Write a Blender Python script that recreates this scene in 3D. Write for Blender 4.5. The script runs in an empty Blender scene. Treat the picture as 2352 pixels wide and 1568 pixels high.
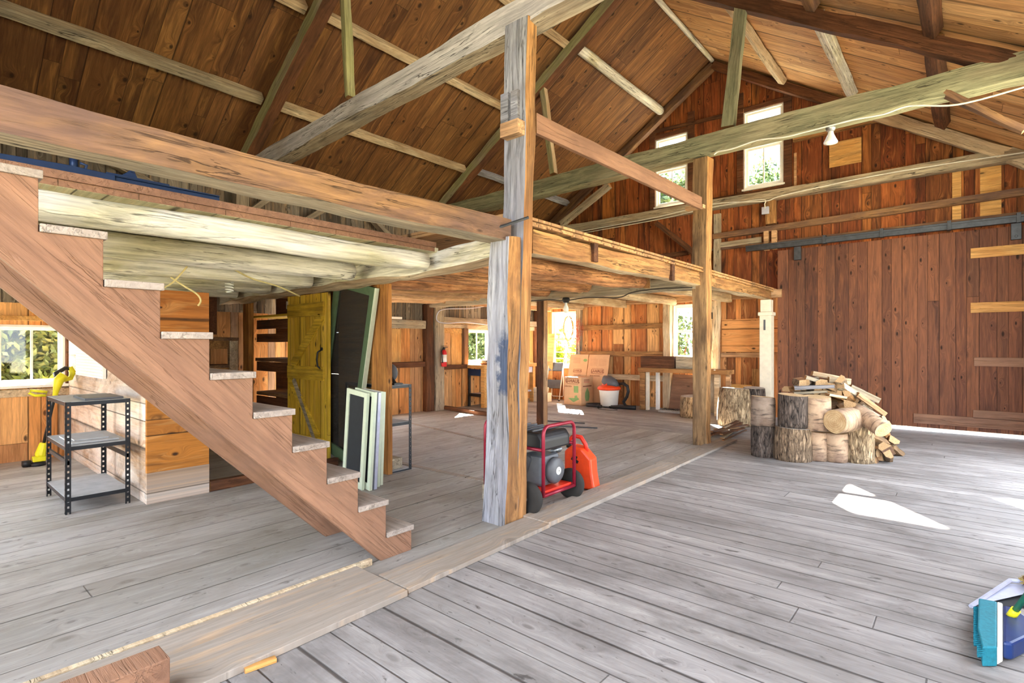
import bpy, bmesh, math, random
from math import sin, cos, pi, radians, sqrt, atan2
from mathutils import Vector, Matrix, noise
random.seed(7)
C = bpy.context.scene.collection
S = bpy.context.scene
# ------------------------------------------------------------------ camera
CAMH, YAW, FPX, HZ = 1.45, radians(40.5), 1218.0, 790.0
cam_d = bpy.data.cameras.new('camera'); cam = bpy.data.objects.new('camera', cam_d); C.objects.link(cam)
cam.location = (0, 0, CAMH); cam.rotation_euler = (radians(90), 0, YAW)
cam_d.sensor_width = 36; cam_d.lens = FPX / 2352 * 36; cam_d.shift_y = (HZ - 784) / 2352
cam_d.clip_start = 0.02; cam_d.clip_end = 300
S.camera = cam
# ------------------------------------------------------------------ world, sun, exposure
W = bpy.data.worlds.new('sky'); S.world = W; W.use_nodes = True
bg = W.node_tree.nodes['Background']; bg.inputs[0].default_value = (0.80, 0.89, 1.0, 1); bg.inputs[1].default_value = 7.5
sun_d = bpy.data.lights.new('sun', 'SUN'); sun = bpy.data.objects.new('sun', sun_d); C.objects.link(sun)
sun_d.energy = 260; sun_d.angle = radians(0.6); sun_d.color = (1, 0.93, 0.82)
sun.rotation_euler = Vector((0.76, -1.0, -1.0)).to_track_quat('-Z', 'Y').to_euler(); sun.location = (-6, 20, 14)
vs = S.view_settings; vs.view_transform = 'Standard'; vs.look = 'None'; vs.gamma = 1; vs.use_curve_mapping = False
vs.exposure = 0.48
# ------------------------------------------------------------------ pixel -> metre helpers (measured from the photo)
_c, _s = cos(YAW), sin(YAW)
def ray(x, y):
    u = (x - 1176) / FPX; v = -(y - HZ) / FPX
    return Vector((_c * u - _s, _s * u + _c, v))
def onZ(x, y, z=0.0):
    r = ray(x, y); return Vector((0, 0, CAMH)) + r * ((z - CAMH) / r.z)
def onX(x, y, X):
    r = ray(x, y); return Vector((0, 0, CAMH)) + r * (X / r.x)
def onY(x, y, Y):
    r = ray(x, y); return Vector((0, 0, CAMH)) + r * (Y / r.y)
# ------------------------------------------------------------------ materials
def lin(h):
    h = h.lstrip('#'); o = []
    for i in (0, 2, 4):
        v = int(h[i:i+2], 16) / 255; o.append(v / 12.92 if v <= .04045 else ((v + .055) / 1.055) ** 2.4)
    return (o[0], o[1], o[2], 1)
class NT:
    def __init__(s, name):
        s.m = bpy.data.materials.new(name); s.m.use_nodes = True; s.t = s.m.node_tree
        s.b = s.t.nodes['Principled BSDF']
    def n(s, typ, ins={}, **kw):
        q = s.t.nodes.new(typ)
        for k, v in kw.items(): setattr(q, k, v)
        for k, v in ins.items():
            if isinstance(v, bpy.types.NodeSocket): s.t.links.new(v, q.inputs[k])
            else: q.inputs[k].default_value = v
        return q
    def math(s, op, a, b=0.0, c=None, clamp=False):
        ins = {0: a, 1: b}
        if c is not None: ins[2] = c
        return s.n('ShaderNodeMath', ins, operation=op, use_clamp=clamp).outputs[0]
    def mix(s, f, a, b, bt='MIX'):
        q = s.n('ShaderNodeMix', {0: f}, data_type='RGBA', blend_type=bt)
        for i, v in ((6, a), (7, b)):
            if isinstance(v, bpy.types.NodeSocket): s.t.links.new(v, q.inputs[i])
            else: q.inputs[i].default_value = v
        return q.outputs[2]
    def ramp(s, f, stops, interp='LINEAR'):
        q = s.n('ShaderNodeValToRGB', {0: f}); r = q.color_ramp; r.interpolation = interp
        while len(r.elements) < len(stops): r.elements.new(0.5)
        for e, (p, c) in zip(r.elements, stops): e.position = p; e.color = c if not isinstance(c, str) else lin(c)
        return q.outputs[0]
    def noise(s, vec, scale, detail=4, rough=.6, dist=0, dim='3D'):
        return s.n('ShaderNodeTexNoise', {'Vector': vec, 'Scale': scale, 'Detail': detail, 'Roughness': rough, 'Distortion': dist}).outputs[0]
    def vec(s, x, y, z=0.0): return s.n('ShaderNodeCombineXYZ', {0: x, 1: y, 2: z}).outputs[0]
    def rng(s, v, a, b, c=0.0, d=1.0):
        return s.n('ShaderNodeMapRange', {0: v, 1: a, 2: b, 3: c, 4: d}).outputs[0]
    def coords(s):
        tc = s.n('ShaderNodeTexCoord').outputs['Object']; sp = s.n('ShaderNodeSeparateXYZ', {0: tc})
        return tc, sp.outputs
    def done(s, col, rough=.8, bump=None, bs=.3, bd=.01, spec=.3):
        if isinstance(col, bpy.types.NodeSocket): s.t.links.new(col, s.b.inputs['Base Color'])
        else: s.b.inputs['Base Color'].default_value = col if not isinstance(col, str) else lin(col)
        if isinstance(rough, bpy.types.NodeSocket): s.t.links.new(rough, s.b.inputs['Roughness'])
        else: s.b.inputs['Roughness'].default_value = rough
        s.b.inputs['Specular IOR Level'].default_value = spec
        if bump is not None:
            q = s.n('ShaderNodeBump', {'Height': bump, 'Strength': bs, 'Distance': bd})
            s.t.links.new(q.outputs[0], s.b.inputs['Normal'])
        return s.m
def boards(name, pal, width, ac, al, plen=3.2, seed=0.0, gap='#140c07', gapw=.012, stain=.5, staincol='#2a1a12', light='#e2b074', lamt=.35, knots=.8, streak=.35, rough=.8, warp=.35, dirt=None, spots=0.0, gn=1.0, seam=.9):
    """boards: ac = axis across the boards, al = axis along them"""
    N = NT(name); tc, o = N.coords()
    a, l = o[ac], o[al]
    aw = N.math('ADD', N.math('DIVIDE', a, width), N.math('MULTIPLY', N.math('SINE', N.math('MULTIPLY', a, 2.1 / width)), warp))
    aw = N.math('ADD', aw, seed)
    b = N.math('FLOOR', aw); fr = N.math('FRACT', aw)
    r1 = N.n('ShaderNodeTexWhiteNoise', {'W': b}, noise_dimensions='1D').outputs[0]
    l2 = N.math('ADD', N.math('DIVIDE', l, plen), N.math('MULTIPLY', r1, 9.7))
    pc = N.math('FLOOR', l2); fl = N.math('FRACT', l2)
    w2 = N.n('ShaderNodeTexWhiteNoise', {'Vector': N.vec(b, pc, seed)}, noise_dimensions='2D')
    r2 = w2.outputs[0]
    kv = N.vec(N.math('ADD', N.math('MULTIPLY', a, 1.0 / max(width, .16)), N.math('MULTIPLY', r2, 17.3)), N.math('ADD', N.math('MULTIPLY', l, 2.4), N.math('MULTIPLY', r2, 31.)))
    vo = N.n('ShaderNodeTexVoronoi', {'Vector': kv, 'Scale': 1.0, 'Randomness': 1.0}, voronoi_dimensions='2D')
    kd = vo.outputs['Distance']; kc = N.n('ShaderNodeSeparateXYZ', {0: vo.outputs['Color']}).outputs
    on = N.rng(kc[0], .45, .5, 0, 1); kr = N.rng(kc[1], 0, 1, .035, .12)
    bend = N.math('MULTIPLY', N.math('POWER', N.rng(kd, .0, .42, 1, 0), 2.0), on)
    gx = N.math('ADD', N.math('MULTIPLY', a, 34. ), N.math('MULTIPLY', bend, 5.0))
    g1 = N.noise(N.vec(gx, N.math('MULTIPLY', l, 1.6), N.math('MULTIPLY', r2, 53.)), 1.0, 5, .65, .6)
    g2 = N.noise(N.vec(N.math('MULTIPLY', gx, 3.2), N.math('MULTIPLY', l, 6.), r2), 1.0, 3, .6)
    g3 = N.noise(N.vec(N.math('ADD', N.math('MULTIPLY', a, 8.), N.math('MULTIPLY', bend, 1.5)), N.math('MULTIPLY', l, .8), N.math('MULTIPLY', r2, 11.)), 1.0, 4, .65, 1.0)
    g4 = N.noise(N.vec(N.math('ADD', N.math('MULTIPLY', a, 13.), bend), N.math('MULTIPLY', l, 1.1), N.math('MULTIPLY', r2, 77.)), 1.0, 3, .55, 1.6)
    col = N.ramp(r2, [(i / max(1, len(pal) - 1), c) for i, c in enumerate(pal)])
    col = N.mix(N.rng(g4, .52, .72, 0, lamt), col, lin(light))
    val = N.math('ADD', N.rng(g1, .3, .72, 1 - streak * gn, 1 + streak * .6 * gn), N.rng(g2, .3, .7, -.10 * gn, .10 * gn))
    col = N.mix(1.0, col, N.vec(val, val, val), 'MULTIPLY')
    col = N.mix(N.rng(g3, .48, .70, 0, stain), col, lin(staincol))
    kk = N.math('DIVIDE', kd, kr)
    kn = N.math('MULTIPLY', N.math('MULTIPLY', N.rng(kk, .5, 1.2, 1, 0), on), knots)
    col = N.mix(kn, col, lin('#20120b'))
    if dirt:
        dn = N.noise(N.vec(N.math('MULTIPLY', a, 2.2), N.math('MULTIPLY', l, .9), 3.), 1.0, 6, .7, .5); col = N.mix(N.rng(dn, .42, .66, 0, dirt[1]), col, lin(dirt[0]))
    if spots:
        sn = N.noise(N.vec(N.math('MULTIPLY', a, 16.), N.math('MULTIPLY', l, 6.), 1.), 1.0, 4, .6, .4); col = N.mix(N.rng(sn, .63, .72, 0, spots), col, lin('#3f3a37'))
        s2 = N.noise(N.vec(N.math('MULTIPLY', a, 70.), N.math('MULTIPLY', l, 30.), 5.), 1.0, 2, .5); col = N.mix(N.rng(s2, .70, .76, 0, spots * .8), col, lin('#3c3733'))
    e = N.math('MINIMUM', fr, N.math('SUBTRACT', 1.0, fr))
    ew = N.math('ADD', e, N.math('MULTIPLY', N.math('SUBTRACT', N.noise(N.vec(b, N.math('MULTIPLY', l, 3.), 0.), 1.0, 2), .5), gapw * .8 / width))
    gm = N.math('MULTIPLY', N.rng(ew, gapw * .3 / width, gapw / width, 1, 0), N.rng(r1, 0, 1, seam * .45, seam))
    e2 = N.math('MINIMUM', fl, N.math('SUBTRACT', 1.0, fl))
    gm2 = N.rng(e2, .002 / plen, .005 / plen, seam * .6, 0)
    gm = N.math('MAXIMUM', gm, gm2)
    col = N.mix(gm, col, lin(gap))
    h = N.math('SUBTRACT', N.math('ADD', N.math('MULTIPLY', g1, .25), N.math('MULTIPLY', r1, .25)), N.math('MULTIPLY', gm, 1.0))
    return N.done(col, rough, h, .55, .012)
def timber_mat(name, c1, c2, c3=None, patch=None, axis=0, crack=.6, blotch=.5, grain=1.0, rough=.85, c3amt=.6, lowcol=None, knots=.7):
    """hewn timber: grain along the local X axis, checks, blotches of weathering"""
    N = NT(name); tc, o = N.coords(); l = o[axis]; a, b = o[(axis + 1) % 3], o[(axis + 2) % 3]
    oi = N.n('ShaderNodeObjectInfo').outputs['Random']; off = N.math('MULTIPLY', oi, 40.)
    lo = N.math('ADD', l, off)
    kd = N.n('ShaderNodeTexVoronoi', {'Vector': N.vec(N.math('MULTIPLY', lo, 1.6), N.math('MULTIPLY', a, 4.), N.math('MULTIPLY', b, 4.)), 'Scale': 1.0}).outputs['Distance']
    bend = N.math('MULTIPLY', N.math('POWER', N.rng(kd, 0, .4, 1, 0), 2.), 1.5)
    g1 = N.noise(N.vec(N.math('MULTIPLY', lo, 1.4), N.math('ADD', N.math('MULTIPLY', a, 30.), bend), N.math('ADD', N.math('MULTIPLY', b, 30.), bend)), 1.0, 6, .7, .5)
    g2 = N.noise(N.vec(N.math('MULTIPLY', lo, 1.2), N.math('MULTIPLY', a, 5.), N.math('MULTIPLY', b, 5.)), 1.0, 5, .65, .8)
    ck = N.noise(N.vec(N.math('MULTIPLY', lo, .7), N.math('MULTIPLY', a, 16.), N.math('MULTIPLY', b, 16.)), 1.0, 4, .6, .6)
    ckm = N.math('SUBTRACT', 1.0, N.rng(N.math('ABSOLUTE', N.math('SUBTRACT', ck, .5)), .004, .016, 0, 1))
    ckm = N.math('MULTIPLY', ckm, N.rng(g2, .45, .6, 0, 1))
    col = N.mix(N.rng(g2, .38, .62, 0, 1), lin(c1), lin(c2))
    if c3: col = N.mix(N.rng(N.noise(N.vec(N.math('MULTIPLY', lo, .8), N.math('MULTIPLY', a, 2.), N.math('MULTIPLY', b, 2.)), 1.0, 4, .6, .5), .48, .62, 0, c3amt), col, lin(c3))
    v = N.rng(g1, .32, .68, 1 - .52 * grain, 1 + .28 * grain); col = N.mix(1.0, col, N.vec(v, v, v), 'MULTIPLY')
    col = N.mix(N.rng(kd, .03, .07, knots, 0), col, lin('#22160e'))
    col = N.mix(N.math('MULTIPLY', ckm, crack), col, lin('#1c1410'))
    if patch:
        pn = N.math('MULTIPLY', N.math('SUBTRACT', N.noise(tc, 14., 4, .6), .5), .35)
        pm = N.math('MULTIPLY', N.rng(N.math('ADD', l, pn), patch[0], patch[0] + .08, 0, 1), N.rng(N.math('ADD', l, pn), patch[1], patch[1] + .12, 1, 0))
        pm = N.math('MULTIPLY', pm, N.rng(N.math('ADD', N.math('MULTIPLY', o[1], -1.0), N.math('MULTIPLY', pn, .6)), patch[2], patch[2] + .04, 0, 1)); col = N.mix(N.math('MULTIPLY', pm, .85), col, lin(patch[3]))
    h = N.math('SUBTRACT', N.math('ADD', N.math('MULTIPLY', g1, .5), N.math('MULTIPLY', g2, .5)), N.math('MULTIPLY', ckm, .8))
    return N.done(col, rough, h, .7, .02)
def plain(name, c, rough=.5, metal=0.0, spec=.4, var=.12, sc=12., trans=0):
    N = NT(name); tc, o = N.coords(); n = N.noise(tc, sc, 4, .6)
    v = N.rng(n, .3, .7, 1 - var, 1 + var); col = N.mix(1.0, lin(c), N.vec(v, v, v), 'MULTIPLY')
    N.b.inputs['Metallic'].default_value = metal
    return N.done(col, rough, n, .08, .005, spec)
def end_grain(name, c1='#a87c50', c2='#7d5634'):
    N = NT(name); tc, o = N.coords()
    d = N.n('ShaderNodeVectorMath', {0: tc}, operation='LENGTH').outputs['Value']
    w = N.math('SINE', N.math('MULTIPLY', N.math('ADD', N.math('ABSOLUTE', o[1]), N.math('ADD', N.math('ABSOLUTE', o[2]), N.noise(tc, 6, 3))), 160.))
    return N.done(N.mix(N.rng(w, -1, 1, .1, .7), lin(c1), lin(c2)), .85, w, .2, .004)
M = {}
wall_pal = ['#7a4420', '#a8632f', '#c07a3e', '#8f5128', '#d69a58', '#6a3a1e', '#b56c36']
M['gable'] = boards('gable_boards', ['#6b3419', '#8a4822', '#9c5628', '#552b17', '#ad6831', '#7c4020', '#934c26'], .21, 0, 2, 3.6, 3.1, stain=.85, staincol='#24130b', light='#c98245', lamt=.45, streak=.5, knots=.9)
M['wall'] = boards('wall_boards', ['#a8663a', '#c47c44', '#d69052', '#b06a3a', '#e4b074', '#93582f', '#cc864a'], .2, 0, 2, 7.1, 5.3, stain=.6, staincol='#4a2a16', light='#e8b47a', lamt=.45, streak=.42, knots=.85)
M['wall_y'] = boards('wall_boards_left', ['#cf8a4c', '#dc9a58', '#a97a54', '#ecb678', '#be8046', '#dca060', '#9c8270'], .2, 1, 2, 6.1, 1.7, stain=.45, staincol='#5a3a22', light='#efbe80', lamt=.4, streak=.38, knots=.85)
M['wall_grey'] = boards('weathered_boards', ['#6f665c', '#8c8172', '#5b5147', '#a39684', '#7a6a58', '#94806a'], .17, 1, 2, 2.1, 2.2, stain=.6, staincol='#2e2822', streak=.55, knots=.6)
M['door_boards'] = boards('sliding_door_boards', ['#6a4230', '#7a4e38', '#5a382a', '#86553a', '#704834', '#624030'], .165, 0, 2, 60, 8.83, gap='#1c100c', gapw=.006, stain=.65, staincol='#382622', light='#965f3e', lamt=.5, streak=.35, knots=.95, warp=.15)
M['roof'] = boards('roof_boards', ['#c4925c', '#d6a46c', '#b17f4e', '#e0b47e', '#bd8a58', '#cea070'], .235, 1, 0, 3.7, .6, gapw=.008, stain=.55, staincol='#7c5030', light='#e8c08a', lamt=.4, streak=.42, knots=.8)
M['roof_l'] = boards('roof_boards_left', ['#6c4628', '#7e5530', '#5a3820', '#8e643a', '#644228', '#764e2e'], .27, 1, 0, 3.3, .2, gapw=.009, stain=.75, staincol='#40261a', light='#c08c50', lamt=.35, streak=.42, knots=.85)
M['floor'] = boards('floor_boards', ['#999492', '#a39e9c', '#908b89', '#aba6a3', '#96918e', '#9e9997'], .165, 1, 0, 15., .4, gap='#2e2825', gapw=.008, stain=.45, staincol='#7a7472', light='#b7b2af', lamt=.5, streak=.24, knots=.4, dirt=('#66615e', .8), spots=.8, rough=.6, gn=.8, warp=.2, seam=1.0)
M['floor_y'] = boards('floor_boards_left', ['#a19d9b', '#aca8a5', '#98948f', '#b3afab', '#9d9893', '#a6a19d'], .27, 0, 1, 17., .9, gap='#332c27', gapw=.007, stain=.35, staincol='#8c857c', light='#bdb9b5', lamt=.5, streak=.22, knots=.35, dirt=('#7d766c', .7), spots=.7, rough=.62, gn=.8, warp=.2)
M['plank_floor'] = boards('edge_planks', ['#948a80', '#a0958a', '#8a8076'], .6, 0, 1, 9, .2, stain=.3, staincol='#8a7a6a', streak=.25, knots=.3, dirt=('#8d8276', .5), spots=.3)
M['deck'] = boards('deck_boards', ['#b98a5a', '#a8794a', '#c79a68', '#8f6a48'], .24, 1, 0, 9, 4.4, stain=.4, streak=.35, staincol='#5a4028')
M['deck_pale'] = boards('whitewashed_deck_boards', ['#b9b290', '#c9c3a2', '#a7a081', '#d1ccb0'], .24, 1, 0, 9, 4.4, stain=.4, streak=.3, staincol='#857d5c', knots=.3)
M['grey'] = timber_mat('weathered_grey_timber', '#b5b1b4', '#cbc7c6', '#a39a90', crack=.9, grain=.8)
M['greywarm'] = timber_mat('weathered_tan_timber', '#9c8a72', '#b7a88f', '#8a8478', crack=.9, grain=1)
M['blue'] = timber_mat('blue_grey_timber', '#8c8c97', '#a5a5ab', '#77716f', crack=.8, grain=1, knots=.8)
M['blue_patch'] = timber_mat('blue_grey_painted_timber', '#8c8c97', '#a5a5ab', '#77716f', patch=(1.02, 1.45, -.02, '#2c3c58'), crack=.8, grain=1, knots=.8)
M['green'] = timber_mat('mossy_green_timber', '#7e7d64', '#989678', '#a3977c', crack=.8, grain=1)
M['moss'] = timber_mat('moss_stained_timber', '#99976a', '#aaa67c', '#a59a84', crack=.6, grain=.8, c3amt=.9)
M['brown'] = timber_mat('brown_hewn_timber', '#705444', '#916c48', '#5e4840', crack=.6, grain=.8, c3amt=.8)
M['orange'] = timber_mat('orange_brown_timber', '#96683e', '#b58652', '#6b4c32', crack=.8, grain=1.1)
M['mottled'] = timber_mat('mottled_brown_timber', '#86694a', '#a5825a', '#54402e', crack=.7, grain=1.1, c3amt=.8)
M['dark'] = timber_mat('dark_brown_timber', '#5c3a26', '#74492e', '#3d281c', crack=.6, grain=1)
M['pale'] = timber_mat('pale_peeled_timber', '#c2a988', '#d8c5a6', '#9c7c5a', crack=.6, grain=.8)
M['white_log'] = timber_mat('whitewashed_log', '#d2cdc0', '#dfdcd2', '#b5ad80', crack=.8, grain=.9, knots=.6, c3amt=.7)  # third colour paints in yellow-green window light from the foliage
M['bark_log'] = timber_mat('rough_red_log', '#a06a44', '#cc9466', '#6a4430', crack=.8, grain=1.5)
M['tan_log'] = timber_mat('tan_log', '#b98e66', '#d4ab80', '#8c6344', crack=.6, grain=1)
M['fresh'] = timber_mat('reddish_pine', '#83604a', '#966e55', '#745240', crack=.0, grain=.4, knots=.7, rough=.65)
M['fresh_y'] = timber_mat('yellow_pine', '#d09a55', '#dcab68', '#b98044', crack=.2, grain=.8, knots=.8, rough=.65)
M['honey'] = timber_mat('honey_brown_plank', '#b07a40', '#a06a34', '#7c4c24', crack=.25, grain=1, knots=.9)
M['tread'] = timber_mat('dusty_tread', '#9a8d84', '#a89a8e', '#8a7a6e', crack=.2, grain=.6)
M['olive'] = timber_mat('yellow_stained_pine', '#cda62c', '#dab640', '#a88420', crack=.2, grain=1, knots=.95, rough=.6)
M['endgrain'] = end_grain('sawn_end_grain')
M['endpale'] = end_grain('pale_end_grain', '#bd9c74', '#97754f')
M['black'] = plain('black_painted_steel', '#25272b', .45, .3)
M['blackp'] = plain('black_plastic', '#1e1e20', .5)
M['rubber'] = plain('tyre_rubber', '#2c2926', .85)
M['redtube'] = plain('dark_red_tube', '#8a1c30', .35, .2)
M['iron'] = plain('dark_iron', '#4a4c50', .5, .7, var=.25)
M['steel'] = plain('dull_steel', '#9c9ea0', .4, .8)
M['navy'] = plain('navy_blue_steel', '#1d3152', .45, .3)
M['white'] = plain('white_paint', '#e8e5dc', .6, var=.06)
M['offwhite'] = plain('cream_paint', '#ddd3be', .6, var=.08)
M['palegreen'] = plain('pale_green_paint', '#c3cdb6', .6, var=.06)
M['dkgreen'] = plain('dark_green_paint', '#4d6248', .55)
M['shelftop'] = plain('dusty_grey_board', '#a9aaac', .7)
M['card'] = plain('cardboard', '#c79f78', .85, var=.05)
M['cardprint'] = plain('brown_box_print', '#7a4a36', .85)
M['greenprint'] = plain('green_box_print', '#7f9c63', .85)
M['redprint'] = plain('red_print', '#b5544a', .8)
M['orangepl'] = plain('orange_red_plastic', '#e8481c', .4)
M['redpl'] = plain('red_plastic', '#d8301c', .4)
M['yellowpl'] = plain('yellow_plastic', '#d8d01e', .45)
M['bucket'] = plain('pale_grey_plastic', '#dbd5cb', .5, var=.03)
M['dkgrey'] = plain('dark_grey_plastic', '#55565a', .5)
M['ext_red'] = plain('extinguisher_red', '#c01e24', .35)
M['teal'] = plain('teal_bristles', '#1b7688', .7, sc=60, var=.2)
M['handle'] = plain('green_handle', '#1f7a62', .4)
M['bluepl'] = plain('blue_plastic', '#1b3368', .4)
M['lavender'] = plain('pale_grey_metal', '#b8bcd0', .4, .2)
M['cable'] = plain('white_cable', '#d8d4c8', .5)
M['dcable'] = plain('dark_cable', '#3b332c', .6)
M['ycable'] = plain('yellowed_cable', '#cfc088', .6)
M['bulb'] = plain('frosted_bulb_glass', '#eef0ec', .25, var=.02)
M['wire_red'] = plain('rusty_red_wire', '#a8523c', .6)
M['vine'] = plain('dried_vine', '#a8925a', .8)
M['paper'] = plain('white_paper', '#e4e4e2', .7, var=.03)
M['bagplastic'] = plain('pinkish_plastic', '#d8a0a4', .4)
M['aluminium'] = plain('aluminium', '#c8c8c8', .35, .8)
M['stone'] = plain('grey_concrete', '#a8a6a0', .9, var=.2)
M['ground'] = plain('dry_ground', '#7d7a66', .95, sc=2., var=.2)
M['dustymat'] = plain('pale_dusty_sheet', '#b8c2cc', .7)
M['tarp'] = plain('dark_cloth', '#23262a', .8)
M['insul'] = plain('yellowed_trim', '#c7a92f', .7)
def bark(name, c1, c2, sc=22., ridge=1.0, birch=False):
    N = NT(name); tc, o = N.coords()
    if birch:
        n1 = N.noise(N.vec(N.math('MULTIPLY', o[0], 5.), N.math('MULTIPLY', o[1], 5.), N.math('MULTIPLY', o[2], 32.)), 1., 4, .6, .4)
        n2 = N.noise(tc, 5., 4, .6)
        col = N.mix(N.rng(n2, .4, .62, 0, .9), lin(c1), lin(c2)); n3 = N.noise(tc, 2.2, 4, .6); col = N.mix(N.math('MULTIPLY', N.rng(n1, .50, .62, 0, .9), N.rng(n3, .35, .6, .25, 1)), col, lin('#2e2520'))
        return N.done(col, .8, n1, .4, .01)
    v = N.n('ShaderNodeTexVoronoi', {'Vector': N.vec(N.math('MULTIPLY', o[0], 1.), N.math('MULTIPLY', o[1], 1.), N.math('MULTIPLY', o[2], .3)), 'Scale': sc}, feature='DISTANCE_TO_EDGE').outputs['Distance']
    n = N.noise(tc, 14, 5, .7, .8); fur = N.noise(N.vec(N.math('MULTIPLY', o[0], 24.), N.math('MULTIPLY', o[1], 24.), N.math('MULTIPLY', o[2], 5.)), 1., 5, .65, 1.2)
    h = N.math('ADD', N.rng(fur, .36, .56, 0, 1), N.math('MULTIPLY', n, .5)); h = N.math('ADD', h, N.rng(v, 0, .12, -.35, 0))
    col = N.mix(N.rng(h, .0, 1.25, 0, 1), lin(c1), lin(c2)); return N.done(col, .95, h, 1.0 * ridge, .03)
M['bark'] = bark('furrowed_bark', '#3d2c20', '#a98e72')
M['bark_dark'] = bark('dark_bark', '#241d1a', '#75665c')
M['bark_pale'] = bark('pale_bark', '#5e4630', '#cdb08a')
M['birch'] = bark('birch_bark', '#b3967a', '#7c6250', birch=True)
M['birch_grey'] = bark('grey_birch_bark', '#8d7c6e', '#6a5648', birch=True)
def leaves_mat(name, c1, c2, c3):
    N = NT(name); tc, o = N.coords()
    oi = N.n('ShaderNodeNewGeometry').outputs['Random Per Island']
    col = N.ramp(oi, [(0, c1), (.5, c2), (1, c3)]); N.b.inputs['Roughness'].default_value = .6
    N.t.links.new(col, N.b.inputs['Base Color'])
    tr = N.n('ShaderNodeBsdfTranslucent', {0: col}); mx = N.n('ShaderNodeMixShader', {0: .4})
    N.t.links.new(N.b.outputs[0], mx.inputs[1]); N.t.links.new(tr.outputs[0], mx.inputs[2])
    N.t.links.new(mx.outputs[0], N.t.nodes['Material Output'].inputs[0]); return N.m
M['leaf'] = leaves_mat('dark_green_leaves', '#22331c', '#44592c', '#6c7c54')
M['leaf_y'] = leaves_mat('yellow_green_leaves', '#5c7a14', '#9db42c', '#3a5212')
def glass_mat():
    N = NT('window_glass'); t = N.n('ShaderNodeBsdfTransparent', {0: (.97, .98, .98, 1)}); g = N.n('ShaderNodeBsdfGlossy', {0: (1, 1, 1, 1), 1: .03})
    mx = N.n('ShaderNodeMixShader', {0: .02}); N.t.links.new(t.outputs[0], mx.inputs[1]); N.t.links.new(g.outputs[0], mx.inputs[2])
    N.t.links.new(mx.outputs[0], N.t.nodes['Material Output'].inputs[0]); return N.m
M['glass'] = glass_mat()
def screen_mat():
    N = NT('insect_mesh'); t = N.n('ShaderNodeBsdfTransparent', {0: (1, 1, 1, 1)}); d = N.n('ShaderNodeBsdfDiffuse', {0: lin('#3c3a38')})
    mx = N.n('ShaderNodeMixShader', {0: .62}); N.t.links.new(t.outputs[0], mx.inputs[1]); N.t.links.new(d.outputs[0], mx.inputs[2])
    N.t.links.new(mx.outputs[0], N.t.nodes['Material Output'].inputs[0]); return N.m
M['screen'] = screen_mat()
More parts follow.
